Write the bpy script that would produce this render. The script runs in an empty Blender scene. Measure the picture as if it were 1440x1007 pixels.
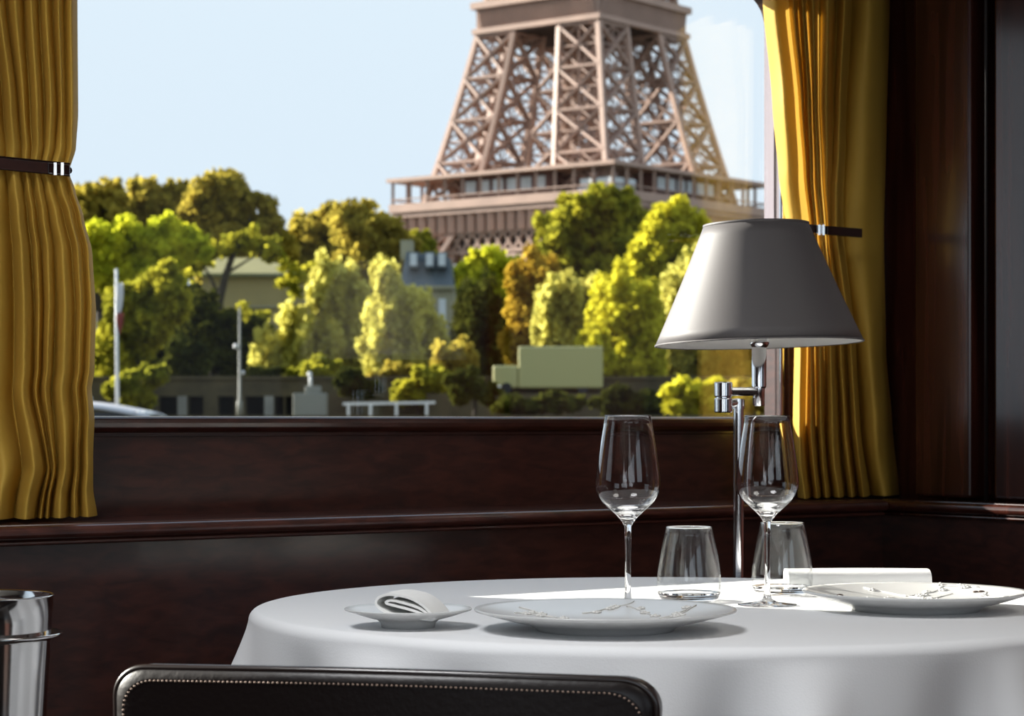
import bpy, math, random
import numpy as np
from mathutils import Vector, Matrix
random.seed(7)
RNG = np.random.default_rng(11)
COL = bpy.context.scene.collection
PI = math.pi
F = 3200.0                      # focal length in pixels of the 1440 px wide frame
HZ = 592.0                      # horizon row
EYE = 0.975                     # eye height above the saloon floor

# ------------------------------------------------------------------ frame helpers
def at(x, y, d):
    """a point of the place lying at depth d, seen at pixel x, y"""
    return Vector(((x - 720) / F * d, d, EYE + (HZ - y) / F * d))
CX, CY = 0.6543, 3.95           # room corner (fronts of the two ledges)
UX, UY = 0.802, 0.597           # along the window wall, towards the corner
WX, WY = 0.597, -0.802          # into the room
ROOM = Matrix(((UX, WX, 0, CX), (UY, WY, 0, CY), (0, 0, 1, 0), (0, 0, 0, 1)))
def rm(u, w, z):
    return Vector((CX + u * UX + w * WX, CY + u * UY + w * WY, z))
def u_at(x, w):
    k = (x - 720) / F
    return (k * (CY + w * WY) - CX - w * WX) / (UX - k * UY)
def depth_uw(u, w):
    return CY + u * UY + w * WY
def z_at(y, d):
    return EYE + (HZ - y) / F * d

# ------------------------------------------------------------------ mesh builder
class MB:
    def __init__(self):
        self.v = []; self.f = []; self.s = []
    def add(self, vs, fs, smooth=False):
        o = len(self.v)
        self.v.extend([tuple(p) for p in vs])
        for q in fs:
            self.f.append(tuple(i + o for i in q)); self.s.append(smooth)
        return self
    def box(self, lo, hi, M=None):
        x0, y0, z0 = lo; x1, y1, z1 = hi
        vs = [Vector(p) for p in ((x0,y0,z0),(x1,y0,z0),(x1,y1,z0),(x0,y1,z0),(x0,y0,z1),(x1,y0,z1),(x1,y1,z1),(x0,y1,z1))]
        if M: vs = [M @ p for p in vs]
        return self.add(vs, [(0,3,2,1),(4,5,6,7),(0,1,5,4),(1,2,6,5),(2,3,7,6),(3,0,4,7)])
    def rbox(self, u0, u1, w0, w1, z0, z1):
        # ROOM is a mirror-type frame (u, w, z): reverse faces to keep normals outward
        vs = [rm(*p) for p in ((u0,w0,z0),(u1,w0,z0),(u1,w1,z0),(u0,w1,z0),(u0,w0,z1),(u1,w0,z1),(u1,w1,z1),(u0,w1,z1))]
        return self.add(vs, [(0,1,2,3),(4,7,6,5),(0,4,5,1),(1,5,6,2),(2,6,7,3),(3,7,4,0)])
    def bar(self, p, q, t, t2=None):
        p = Vector(p); q = Vector(q); d = (q - p)
        if d.length < 1e-9: return self
        d.normalize()
        a = Vector((0,0,1)) if abs(d.z) < .9 else Vector((1,0,0))
        s = d.cross(a).normalized(); n = s.cross(d).normalized()
        t2 = t if t2 is None else t2
        s *= t/2; n *= t2/2
        vs = [p-s-n, p+s-n, p+s+n, p-s+n, q-s-n, q+s-n, q+s+n, q-s+n]
        return self.add(vs, [(0,3,2,1),(4,5,6,7),(0,1,5,4),(1,2,6,5),(2,3,7,6),(3,0,4,7)])
    def tube(self, pts, r, seg=10, caps=True):
        pts = [Vector(p) for p in pts]; n = len(pts)
        rs = r if isinstance(r, (list, tuple)) else [r]*n
        o = len(self.v); prev = None
        for i, p in enumerate(pts):
            d = (pts[min(i+1, n-1)] - pts[max(i-1, 0)]).normalized()
            if prev is None:
                a = Vector((0,0,1)) if abs(d.z) < .9 else Vector((1,0,0))
                s = d.cross(a).normalized()
            else:
                s = (prev - d*prev.dot(d)).normalized()
            prev = s; b = d.cross(s)
            for k in range(seg):
                t = 2*PI*k/seg
                self.v.append(tuple(p + (s*math.cos(t) + b*math.sin(t))*rs[i]))
        for i in range(n-1):
            for k in range(seg):
                k2 = (k+1) % seg
                self.f.append((o+i*seg+k, o+i*seg+k2, o+(i+1)*seg+k2, o+(i+1)*seg+k)); self.s.append(True)
        if caps:
            self.f.append(tuple(o+k for k in range(seg))[::-1]); self.s.append(False)
            self.f.append(tuple(o+(n-1)*seg+k for k in range(seg))); self.s.append(False)
        return self
    def lathe(self, prof, seg=64, c=(0,0,0), smooth=True, closed=False):
        c = Vector(c); o = len(self.v); n = len(prof)
        for r, z in prof:
            r = max(r, 1e-5)
            for k in range(seg):
                t = 2*PI*k/seg
                self.v.append((c.x + r*math.cos(t), c.y + r*math.sin(t), c.z + z))
        rng = n if closed else n-1
        for i in range(rng):
            j = (i+1) % n
            for k in range(seg):
                k2 = (k+1) % seg
                self.f.append((o+i*seg+k, o+i*seg+k2, o+j*seg+k2, o+j*seg+k)); self.s.append(smooth)
        return self
    def grid(self, pts, nu, nv, smooth=True, flip=False):
        fs = []
        for i in range(nu-1):
            for j in range(nv-1):
                q = (i*nv+j, (i+1)*nv+j, (i+1)*nv+j+1, i*nv+j+1)
                fs.append(q[::-1] if flip else q)
        return self.add(pts, fs, smooth)
    def prism(self, poly, z0, z1, M=None):
        n = len(poly)
        vs = [Vector((p[0], p[1], z0)) for p in poly] + [Vector((p[0], p[1], z1)) for p in poly]
        if M: vs = [M @ p for p in vs]
        fs = [tuple(range(n))[::-1], tuple(range(n, 2*n))] + [(i, (i+1) % n, n+(i+1) % n, n+i) for i in range(n)]
        return self.add(vs, fs)
    def ball(self, c, r, seg=12, rings=8):
        prof = [(math.sin(PI*i/rings), -math.cos(PI*i/rings)) for i in range(rings+1)]
        r = (r, r, r) if not isinstance(r, (tuple, list)) else r
        o = len(self.v)
        self.lathe(prof, seg)
        for i in range(o, len(self.v)):
            p = self.v[i]; self.v[i] = (c[0]+p[0]*r[0], c[1]+p[1]*r[1], c[2]+p[2]*r[2])
        return self
    def build(self, name, mat, parent=None, bevel=0, sub=0, solid=0, loc=None, crisp=False):
        me = bpy.data.meshes.new(name)
        me.from_pydata(self.v, [], self.f)
        me.polygons.foreach_set('use_smooth', self.s)
        me.materials.append(mat); me.update()
        o = bpy.data.objects.new(name, me); COL.objects.link(o)
        if loc is not None: o.location = loc
        if parent is not None: o.parent = parent
        if solid:
            m = o.modifiers.new('thickness', 'SOLIDIFY'); m.thickness = solid; m.offset = 0
        if crisp:
            m = o.modifiers.new('crisp', 'EDGE_SPLIT'); m.split_angle = math.radians(28)
        if bevel:
            m = o.modifiers.new('edge', 'BEVEL'); m.width = bevel; m.segments = 3; m.limit_method = 'ANGLE'; m.angle_limit = .6
        if sub:
            m = o.modifiers.new('smooth', 'SUBSURF'); m.levels = sub; m.render_levels = sub
        return o

def tag(o, label, cat, group=None, kind=None):
    o['label'] = label; o['category'] = cat
    if group: o['group'] = group
    if kind: o['kind'] = kind
    return o
def thing(name, label, cat, loc=(0,0,0), rz=0, group=None):
    o = bpy.data.objects.new(name, None); COL.objects.link(o)
    o.location = loc; o.rotation_euler = (0, 0, rz); o.empty_display_size = .1
    return tag(o, label, cat, group)
def struct(o, label=None, cat=None):
    o['kind'] = 'structure'
    if label: o['label'] = label
    if cat: o['category'] = cat
    return o
def copy_tree(o, parent=None):
    c = o.copy(); COL.objects.link(c)
    if parent is not None: c.parent = parent
    for ch in list(o.children): copy_tree(ch, c)
    return c

# ------------------------------------------------------------------ materials
def newmat(name):
    m = bpy.data.materials.new(name); m.use_nodes = True
    nt = m.node_tree; nt.nodes.clear()
    out = nt.nodes.new('ShaderNodeOutputMaterial')
    return m, nt, out
def principled(name, col, rough=.5, metal=0, spec=.5, coat=0, coat_r=.1, sheen=0, bump=0, bscale=50, vary=0, vscale=3, trans=0, stretch=None):
    m, nt, out = newmat(name)
    b = nt.nodes.new('ShaderNodeBsdfPrincipled')
    b.inputs['Base Color'].default_value = (*col, 1); b.inputs['Roughness'].default_value = rough
    b.inputs['Metallic'].default_value = metal; b.inputs['Specular IOR Level'].default_value = spec
    b.inputs['Coat Weight'].default_value = coat; b.inputs['Coat Roughness'].default_value = coat_r
    b.inputs['Sheen Weight'].default_value = sheen
    tc = nt.nodes.new('ShaderNodeTexCoord'); mp = nt.nodes.new('ShaderNodeMapping')
    nt.links.new(tc.outputs['Object'], mp.inputs['Vector'])
    if stretch: mp.inputs['Scale'].default_value = stretch
    if vary:
        n = nt.nodes.new('ShaderNodeTexNoise'); n.inputs['Scale'].default_value = vscale; n.inputs['Detail'].default_value = 5
        nt.links.new(mp.outputs['Vector'], n.inputs['Vector'])
        r = nt.nodes.new('ShaderNodeValToRGB')
        r.color_ramp.elements[0].position = .3; r.color_ramp.elements[1].position = .7
        r.color_ramp.elements[0].color = (*[c*(1-vary) for c in col], 1); r.color_ramp.elements[1].color = (*[min(1, c*(1+vary)) for c in col], 1)
        nt.links.new(n.outputs['Fac'], r.inputs['Fac']); nt.links.new(r.outputs['Color'], b.inputs['Base Color'])
    if bump:
        n = nt.nodes.new('ShaderNodeTexNoise'); n.inputs['Scale'].default_value = bscale; n.inputs['Detail'].default_value = 4
        nt.links.new(mp.outputs['Vector'], n.inputs['Vector'])
        k = nt.nodes.new('ShaderNodeBump'); k.inputs['Strength'].default_value = bump; k.inputs['Distance'].default_value = .002
        nt.links.new(n.outputs['Fac'], k.inputs['Height']); nt.links.new(k.outputs['Normal'], b.inputs['Normal'])
    sh = b.outputs['BSDF']
    if trans:
        t = nt.nodes.new('ShaderNodeBsdfTranslucent'); t.inputs['Color'].default_value = (*col, 1)
        if vary: nt.links.new(r.outputs['Color'], t.inputs['Color'])
        mx = nt.nodes.new('ShaderNodeMixShader'); mx.inputs['Fac'].default_value = trans
        nt.links.new(sh, mx.inputs[1]); nt.links.new(t.outputs['BSDF'], mx.inputs[2]); sh = mx.outputs['Shader']
    nt.links.new(sh, out.inputs['Surface'])
    return m
def wood(name, dark, light, rough=.3, coat=.35, axis='z'):
    m, nt, out = newmat(name)
    b = nt.nodes.new('ShaderNodeBsdfPrincipled')
    tc = nt.nodes.new('ShaderNodeTexCoord'); mp = nt.nodes.new('ShaderNodeMapping')
    # grain follows the room's axes
    mp.inputs['Rotation'].default_value = (0, 0, -math.atan2(UY, UX))
    mp.inputs['Scale'].default_value = (2.2, 22, 45) if axis == 'u' else (30, 30, 1.6)
    nt.links.new(tc.outputs['Object'], mp.inputs['Vector'])
    n = nt.nodes.new('ShaderNodeTexNoise'); n.inputs['Scale'].default_value = 1.6; n.inputs['Detail'].default_value = 7; n.inputs['Distortion'].default_value = .6
    nt.links.new(mp.outputs['Vector'], n.inputs['Vector'])
    r = nt.nodes.new('ShaderNodeValToRGB')
    r.color_ramp.elements[0].position = .32; r.color_ramp.elements[1].position = .68
    r.color_ramp.elements[0].color = (*dark, 1); r.color_ramp.elements[1].color = (*light, 1)
    nt.links.new(n.outputs['Fac'], r.inputs['Fac']); nt.links.new(r.outputs['Color'], b.inputs['Base Color'])
    b.inputs['Roughness'].default_value = rough; b.inputs['Coat Weight'].default_value = coat; b.inputs['Coat Roughness'].default_value = .12
    k = nt.nodes.new('ShaderNodeBump'); k.inputs['Strength'].default_value = .06; k.inputs['Distance'].default_value = .001
    nt.links.new(n.outputs['Fac'], k.inputs['Height']); nt.links.new(k.outputs['Normal'], b.inputs['Normal'])
    nt.links.new(b.outputs['BSDF'], out.inputs['Surface'])
    return m
def thin_glass(name, tint=(1,1,1), ior=1.5, rough=0.0):
    m, nt, out = newmat(name)
    t = nt.nodes.new('ShaderNodeBsdfTransparent'); t.inputs['Color'].default_value = (*tint, 1)
    g = nt.nodes.new('ShaderNodeBsdfGlossy'); g.inputs['Roughness'].default_value = rough
    fr = nt.nodes.new('ShaderNodeFresnel'); fr.inputs['IOR'].default_value = ior
    # same facing on both skins of the sheet
    geo = nt.nodes.new('ShaderNodeNewGeometry'); 
    mx = nt.nodes.new('ShaderNodeMixShader')
    lw = nt.nodes.new('ShaderNodeLayerWeight'); lw.inputs['Blend'].default_value = .5
    # Schlick: F0 + (1-F0) * facing^5
    f0 = ((ior-1)/(ior+1))**2
    pw = nt.nodes.new('ShaderNodeMath'); pw.operation = 'POWER'; pw.inputs[1].default_value = 5
    nt.links.new(lw.outputs['Facing'], pw.inputs[0])
    ma = nt.nodes.new('ShaderNodeMath'); ma.operation = 'MULTIPLY_ADD'; ma.inputs[1].default_value = 1-f0; ma.inputs[2].default_value = f0
    nt.links.new(pw.outputs[0], ma.inputs[0]); nt.links.new(ma.outputs[0], mx.inputs['Fac'])
    nt.nodes.remove(fr); nt.nodes.remove(geo)
    nt.links.new(t.outputs['BSDF'], mx.inputs[1]); nt.links.new(g.outputs['BSDF'], mx.inputs[2])
    nt.links.new(mx.outputs['Shader'], out.inputs['Surface'])
    return m
def solid_glass(name):
    m, nt, out = newmat(name)
    g = nt.nodes.new('ShaderNodeBsdfGlass'); g.inputs['IOR'].default_value = 1.5; g.inputs['Roughness'].default_value = 0
    nt.links.new(g.outputs['BSDF'], out.inputs['Surface'])
    return m
def leafmat(name, col, col2, trans=.45, rough=.55):
    m, nt, out = newmat(name)
    tc = nt.nodes.new('ShaderNodeNewGeometry')
    n = nt.nodes.new('ShaderNodeTexNoise'); n.inputs['Scale'].default_value = .55; n.inputs['Detail'].default_value = 4
    nt.links.new(tc.outputs['Position'], n.inputs['Vector'])
    r = nt.nodes.new('ShaderNodeValToRGB'); r.color_ramp.elements[0].position = .38; r.color_ramp.elements[1].position = .62
    r.color_ramp.elements[0].color = (*col, 1); r.color_ramp.elements[1].color = (*col2, 1)
    nt.links.new(n.outputs['Fac'], r.inputs['Fac'])
    d = nt.nodes.new('ShaderNodeBsdfDiffuse'); t = nt.nodes.new('ShaderNodeBsdfTranslucent')
    nt.links.new(r.outputs['Color'], d.inputs['Color']); nt.links.new(r.outputs['Color'], t.inputs['Color'])
    mx = nt.nodes.new('ShaderNodeMixShader'); mx.inputs['Fac'].default_value = trans
    nt.links.new(d.outputs['BSDF'], mx.inputs[1]); nt.links.new(t.outputs['BSDF'], mx.inputs[2])
    nt.links.new(mx.outputs['Shader'], out.inputs['Surface'])
    return m

M = {}
M['wood_u'] = wood('mahogany_along', (.018,.0052,.0036), (.052,.0145,.0095), .32, .35, 'u')
M['wood_ledge'] = wood('mahogany_ledge', (.034,.010,.007), (.085,.025,.017), .34, .7, 'u')
M['wood_z'] = wood('mahogany_upright', (.018,.0050,.0034), (.060,.0160,.0100), .22, .35, 'z')
M['groove'] = principled('dark_groove', (.008,.004,.004), .6)
M['curtain'] = principled('gold_satin', (.66,.42,.075), .52, spec=.18, bump=.15, bscale=220, vary=.10, vscale=4, trans=.30)
M['chrome'] = principled('chrome', (.82,.82,.84), .09, 1)
M['silver'] = principled('polished_silver', (.86,.86,.85), .12, 1)
M['darkbar'] = wood('dark_bar_wood', (.02,.006,.004), (.04,.012,.008), .3, .4, 'u')
M['frame_pale'] = principled('pale_glare_tone', (.24,.215,.235), .85, spec=.02)  # paleness stands in for sun glare on the upper jamb
M['cloth'] = principled('white_linen', (.86,.865,.875), .75, sheen=.1, bump=.12, bscale=500)
M['napkin'] = principled('white_napkin', (.88,.88,.86), .8, bump=.15, bscale=400)
M['china'] = principled('white_porcelain', (.67,.67,.66), .22, spec=.5)
M['relief'] = principled('raised_porcelain', (.72,.71,.68), .25)
M['petal'] = principled('brown_petal', (.08,.055,.045), .4)
M['shade'] = principled('grey_satin_shade', (.085,.077,.079), .58, spec=.6, sheen=.12, bump=.05, bscale=600)
M['lining'] = principled('white_lining', (.93,.92,.90), .7, trans=.1)
M['bulb'] = principled('frosted_bulb', (.9,.9,.88), .2)
M['leather'] = principled('dark_brown_leather', (.006,.003,.0025), .42, spec=.3, coat=.28, coat_r=.25, bump=.25, bscale=160)
M['leather_edge'] = principled('highlight_leather_edge', (.012,.006,.005), .3, spec=.6, coat=.9, coat_r=.18)  # glossier, lighter leather put in for the highlight along the chair top
M['thread'] = principled('tan_thread', (.30,.21,.16), .6)
M['chairwood'] = wood('chair_wood', (.02,.008,.005), (.04,.015,.01), .35, .3, 'z')
M['carpet'] = principled('dark_carpet', (.035,.022,.018), .95, bump=.6, bscale=200, vary=.3, vscale=30)
M['ceil'] = principled('cream_ceiling', (.5,.44,.36), .7)
M['pane'] = thin_glass('window_glass', (.985,.99,.985), 1.5)
M['bowl'] = thin_glass('drinking_glass', (.975,.98,.98), 1.55)
M['crystal'] = solid_glass('crystal')
M['brown_iron'] = principled('brown_painted_iron', (.42,.265,.195), .6, vary=.12, vscale=.15)
M['brown_iron2'] = principled('brown_painted_lattice', (.34,.215,.16), .65, vary=.15, vscale=.2)
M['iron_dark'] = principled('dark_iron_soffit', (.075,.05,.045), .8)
M['tower_glass'] = principled('pale_pavilion_glass', (.55,.58,.58), .15)
M['red_brown'] = principled('pavilion_red', (.14,.06,.045), .7)
M['stone'] = principled('quay_stone', (.080,.062,.028), .9, vary=.3, vscale=.8, bump=.4, bscale=4)
M['stone_pale'] = principled('pale_stone', (.24,.23,.19), .85, vary=.15, vscale=1)
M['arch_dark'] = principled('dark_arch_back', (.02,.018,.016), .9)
M['earth'] = principled('bank_earth', (.05,.055,.025), .95, vary=.4, vscale=.3)
M['zinc'] = principled('zinc_roof', (.10,.125,.14), .5, vary=.1, vscale=.4)
M['lime'] = principled('limestone_wall', (.30,.28,.18), .8, vary=.1, vscale=.3)
M['beige'] = principled('beige_render', (.33,.27,.115), .85, vary=.1, vscale=.3)
M['beige_roof'] = principled('olive_roof', (.27,.24,.095), .8, vary=.1, vscale=.3)
M['winpale'] = principled('pale_shutter', (.62,.66,.66), .5)
M['van'] = principled('pale_van_paint', (.38,.36,.14), .45)
M['dark_glass'] = principled('dark_vehicle_glass', (.18,.19,.10), .2)
M['rubber'] = principled('tyre', (.02,.02,.02), .8)
M['white_paint'] = principled('white_paint', (.7,.7,.66), .5)
M['grey_paint'] = principled('grey_paint', (.21,.21,.17), .6)
M['boat'] = principled('pale_boat_roof', (.5,.48,.49), .5)
M['hull'] = principled('boat_hull', (.03,.03,.035), .5)
M['flag_white'] = principled('flag_cloth', (.6,.6,.6), .8, trans=.3)
M['flag_red'] = principled('flag_red_cloth', (.25,.05,.04), .8, trans=.3)
M['bark'] = principled('bark', (.05,.04,.028), .95, vary=.3, vscale=2)
M['water'] = principled('river_water', (.04,.05,.035), .12, bump=.4, bscale=.6)
M['gold'] = principled('gold_gilt', (.6,.42,.1), .3, 1)

# ------------------------------------------------------------------ the room shell
ZL = EYE - .137            # top of the ledge that runs round the room
ZS = EYE + .007            # bottom edge of the window glass
ZT = EYE + .765            # top edge of the window glass
ZC = 2.55                  # ceiling
WW = -.17                  # face of the wall under the window
WG = -.205                 # glass
WO = -.235                  # outer skin
U_L, U_R = -6.2, .165
W_B = 3.7
UJ = u_at(1075, WO)        # right jamb of the window opening
UW0 = u_at(10, WO)                # left jamb, behind the left curtain
UN0, UN1 = -5.3, -2.45     # the next window along, out of the frame to the left

# window wall: above the sill it is a wall with two openings with rounded corners
def rounded_opening(u0, u1, z0, z1, r):
    pts = []
    for (cx, cz, a0, rr) in ((u1-.004, z0+.004, -PI/2, .004), (u1-r, z1-r, 0, r), (u0+r, z1-r, PI/2, r), (u0+.004, z0+.004, PI, .004)):
        for k in range(9):
            a = a0 + PI/2*k/8
            pts.append((cx + rr*math.cos(a), cz + rr*math.sin(a)))
    return pts
def wall_with_openings():
    mb = MB()
    zb, zt = ZS, ZC
    spans = [(UN0, UN1), (UW0, UJ)]
    edges = [U_L, UN0-.0, UN1, UW0, UJ, U_R+.12]
    # solid piers
    for a, b in ((U_L, UN0), (UN1, UW0), (UJ, U_R+.12)):
        mb.rbox(a, b, WO, WW, zb-.03, zt)
    for (a, b) in spans:
        op = rounded_opening(a, b, ZS, ZT, .06)
        n = len(op)
        # header above and rounded corner fill: strip between opening outline and its bounding box top
        top = [p for p in op if p[1] > ZT-.0601]
        top.sort(key=lambda p: p[0])
        for (p, q) in zip(top[:-1], top[1:]):
            if q[0]-p[0] < 1e-6: continue
            vs = [rm(p[0], WW, p[1]), rm(q[0], WW, q[1]), rm(q[0], WW, zt), rm(p[0], WW, zt),
                  rm(p[0], WO, p[1]), rm(q[0], WO, q[1]), rm(q[0], WO, zt), rm(p[0], WO, zt)]
            mb.add(vs, [(0,1,2,3),(4,7,6,5),(0,4,5,1),(3,2,6,7)])
    # below the sill
    mb.rbox(U_L, U_R+.12, WO, WW, 0, zb-.03)
    return mb
struct(wall_with_openings().build('wall_front', M['wood_u']), 'mahogany wall around and under the wide window', 'wall')

# rounded mahogany rail under the glass (its own member)
mb = MB()
prof = [(WO, ZS-.03), (WO, ZS), (WG-.01, ZS), (WG+.02, ZS), (WW+.012, ZS-.001), (WW+.017, ZS-.004), (WW+.019, ZS-.010), (WW+.018, ZS-.017), (WW+.013, ZS-.022), (WW+.010, ZS-.0235), (WW, ZS-.0235), (WW, ZS-.03)]
def sweep(mb, prof, u0, u1, smooth=True):
    n = len(prof)
    vs = [rm(u0, w, z) for w, z in prof] + [rm(u1, w, z) for w, z in prof]
    mb.add(vs, [(i, n+i, n+(i+1) % n, (i+1) % n) for i in range(n)], False)
    mb.add([rm(u0, w, z) for w, z in prof], [tuple(range(n))]); mb.add([rm(u1, w, z) for w, z in prof], [tuple(range(n))[::-1]])
    return mb
sweep(mb, prof, U_L, U_R)
struct(mb.build('trim_1', M['wood_u'], bevel=.0015), 'rounded mahogany rail directly beneath the window glass', 'window rail')

# ledge with half-round nosing and a bead below, along the window wall
def ledge_profile(back, drop=0):
    p = [(back, ZL-.028), (back, ZL)]
    p += [(-.020, ZL), (-.013, ZL), (-.012, ZL-.003), (-.010, ZL-.0015)]
    for k in range(1, 10):
        a = PI/2 - PI*k/10
        p.append((-.010 + .010*math.cos(a)*1.0, ZL-.0105 + .009*math.sin(a)))
    p += [(-.012, ZL-.0195), (-.014, ZL-.021)]
    for k in range(1, 8):
        a = PI/2 - PI*k/8
        p.append((-.014 + .005*math.cos(a), ZL-.0245 + .0035*math.sin(a)))
    p += [(-.020, ZL-.028)]
    return p
mb = MB(); sweep(mb, ledge_profile(WW), U_L, -.001)
struct(mb.build('trim_2', M['wood_ledge']), 'mahogany ledge with rounded nosing below the window', 'ledge')
# lower panelling under that ledge
mb = MB(); mb.rbox(U_L, U_R, WW, -.034, .12, ZL-.028)
struct(mb.build('trim_3', M['wood_u']), 'dark lower panelling under the window ledge', 'panelling')
mb = MB(); mb.rbox(U_L, U_R, WW, -.022, 0.0, .12)
struct(mb.build('baseboard_front', M['wood_u'], bevel=.004))

# right wall: wainscot with the same rounded ledge, raised upper panels
mb = MB(); mb.rbox(U_R, U_R+.12, WW, W_B, 0, ZC)
struct(mb.build('wall_right', M['wood_z']), 'mahogany side wall to the right of the curtain', 'wall')
def sweep_right(mb, prof, w0, w1):
    # profile (depth from front, z): depth runs along +u
    n = len(prof)
    vs = [rm(-d, w0, z) for d, z in prof] + [rm(-d, w1, z) for d, z in prof]
    mb.add(vs, [(i, n+i, n+(i+1) % n, (i+1) % n)[::-1] for i in range(n)])
    mb.add([rm(-d, w1, z) for d, z in prof], [tuple(range(n))])
    return mb
mb = MB(); sweep_right(mb, ledge_profile(-U_R-.001), -.03, W_B)
struct(mb.build('trim_4', M['wood_z']), 'rounded mahogany dado ledge along the side wall', 'ledge')
mb = MB(); mb.rbox(.020, U_R, -.034, W_B, .12, ZL-.028)
struct(mb.build('trim_5', M['wood_u']), 'lower mahogany dado panel on the side wall', 'panelling')
mb = MB(); mb.rbox(.012, U_R, -.02, W_B, 0, .12)
struct(mb.build('baseboard_right', M['wood_u'], bevel=.003))
U_P = .072               # face of the raised upper panels
def w_right(x):            # where pixel column x meets the raised panels
    k = (x-720)/F
    return (k*(CY+U_P*UY) - CX - U_P*UX) / (WX - k*WY)
pan_edges = [(w_right(1286), w_right(1364)), (w_right(1397), w_right(1397)+.62), (w_right(1397)+.70, w_right(1397)+1.5), (w_right(1397)+1.58, W_B-.05)]
for i, (a, b) in enumerate(pan_edges):
    mb = MB(); mb.rbox(U_P, U_R-.001, a, b, ZL+.004, ZC-.15)
    struct(mb.build('trim_%d' % (6+i), M['wood_z'], bevel=.006), ['upright mahogany panel next to the right curtain', 'upright mahogany panel at the right edge of the picture', None, None][i], 'panel' if i < 2 else None)
# slim bead in the groove between the two upright panels
mb = MB(); wb = w_right(1379); mb.tube([rm(U_P+.014, wb, ZL), rm(U_P+.014, wb, ZC-.15)], .0035, 8)
struct(mb.build('trim_10', M['groove']), 'slim dark bead in the groove between side wall panels', 'bead')

# the far sides of the saloon, out of the picture but seen in gloss and giving its daylight
mb = MB(); mb.rbox(U_L-.12, U_L, WO, W_B+.12, 0, ZC)
struct(mb.build('wall_left', M['wood_z']))
mb = MB()
bw = [(-5.9, -4.0), (-3.6, -2.0), (-1.5, -.5)]
zb0, zb1 = .98, 1.85
mb.rbox(U_L, U_R+.12, W_B, W_B+.12, 0, zb0); mb.rbox(U_L, U_R+.12, W_B, W_B+.12, zb1, ZC)
for a, b in zip([U_L]+[q for _, q in bw], [p for p, _ in bw]+[U_R+.12]):
    mb.rbox(a, b, W_B, W_B+.12, zb0, zb1)
struct(mb.build('wall_back', M['wood_u']))
mb = MB(); mb.rbox(U_L-.12, U_R+.12, WO, W_B+.12, -.08, 0)
struct(mb.build('floor', M['carpet']))
mb = MB(); mb.rbox(U_L-.12, U_R+.12, WO, W_B+.12, ZC, ZC+.08)
struct(mb.build('ceiling', M['ceil']))

# the window: one wide pane, stile coloured pale for sun glare, chrome edge strip
def window(name, u0, u1, lab=None):
    root = bpy.data.objects.new(name, None); COL.objects.link(root); root['kind'] = 'structure'
    if lab: root['label'] = lab; root['category'] = 'window'
    mb = MB(); mb.rbox(u0, u1, WG-.003, WG+.003, ZS, ZT)
    mb.build('pane', M['pane'], root)
    return root
win = window('window_1', UW0, UJ, 'wide clear window looking out on the iron tower')
window('window_2', UN0, UN1)
us1 = u_at(1097, WG+.02)
mb = MB()
um = UJ
pole_z = EYE + .165
mb.rbox(UJ-.0015, UJ+.0005, WG+.004, WW-.004, pole_z, ZT-.06)
mb.rbox(UJ-.0015, UJ+.0005, WO+.001, WG-.004, pole_z, ZT-.06)
st = mb.build('stile', M['frame_pale'], win); st['label'] = 'upright edge of the window frame, coloured pale as sun glare'
mb = MB(); mb.tube([rm(UJ-.006, WW-.012, ZS), rm(UJ-.006, WW-.012, ZT)], .0062, 14)
st = mb.build('edge_strip', M['chrome'], win); st['label'] = 'slim chrome upright at the right edge of the window'

# ------------------------------------------------------------------ curtains
def interp(prof, y):
    prof = sorted(prof)
    if y <= prof[0][0]: return prof[0][1]
    for (a, b), (c, d) in zip(prof[:-1], prof[1:]):
        if y <= c:
            t = (y-a)/(c-a); t = t*t*(3-2*t)*.5 + t*.5
            return b + (d-b)*t
    return prof[-1][1]
def curtain(name, label, left, right, amp, wc, y0, y1, edges, seed, hem, lean_k):
    """edges: {row: pixel columns of the creases between the pleats}"""
    rnd = random.Random(seed)
    ns, nt_ = 380, 150
    ph = [rnd.uniform(-1, 1) for _ in range(8)]
    xs_mid = (interp(left, 300) + interp(right, 300))/2
    dm = depth_uw(u_at(xs_mid, wc), wc)
    rows = sorted(edges); ne = len(edges[rows[0]])
    hk = [rnd.uniform(.7, 1.0) for _ in range(ne)]
    pts = []
    for i in range(ns):
        s = i/(ns-1)
        k = min(int(s*(ne-1)), ne-2); fr = s*(ne-1) - k
        for j in range(nt_):
            t = j/(nt_-1); y = y0 + (y1-y0)*t
            xl, xr = interp(left, y), interp(right, y)
            def edge(q):
                f = (interp([(r, edges[r][q]) for r in rows], y) - interp([(r, edges[r][0]) for r in rows], y)) / (interp([(r, edges[r][-1]) for r in rows], y) - interp([(r, edges[r][0]) for r in rows], y))
                return xl + (xr-xl)*f
            a, b = edge(k), edge(k+1)
            wid = b-a
            A = interp(amp, y)*min(1.15, .55+wid/45)
            h = math.sin(PI*fr)**.62
            d = A*(h*hk[k] - .5)
            g = fr + lean_k*math.sin(2*PI*fr)/(2*PI)*1.0
            over = .16*math.sin(PI*fr)**2*(1-fr)*0
            x = a + wid*g
            # soft puckers and sags
            d += A*.07*math.sin(7*t*PI + k*1.7 + ph[5]*4)*math.sin(PI*fr)
            x += .5*math.sin(y*.013 + k*1.9 + ph[6]*3)*math.sin(PI*s)
            if y > 540: d += .0028*math.sin(y*.05 + k*2.1 + fr*5)*min(1, (y-540)/80)
            if hem and abs(y-hem) < 5: d -= .0045*(1-abs(y-hem)/5)
            u = u_at(x, wc + d)
            pts.append(rm(u, wc + d, EYE + (HZ-y)/F*dm))
    mb = MB(); mb.grid(pts, ns, nt_)
    o = mb.build(name, M['curtain'])
    return tag(o, label, 'curtain', None)
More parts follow.
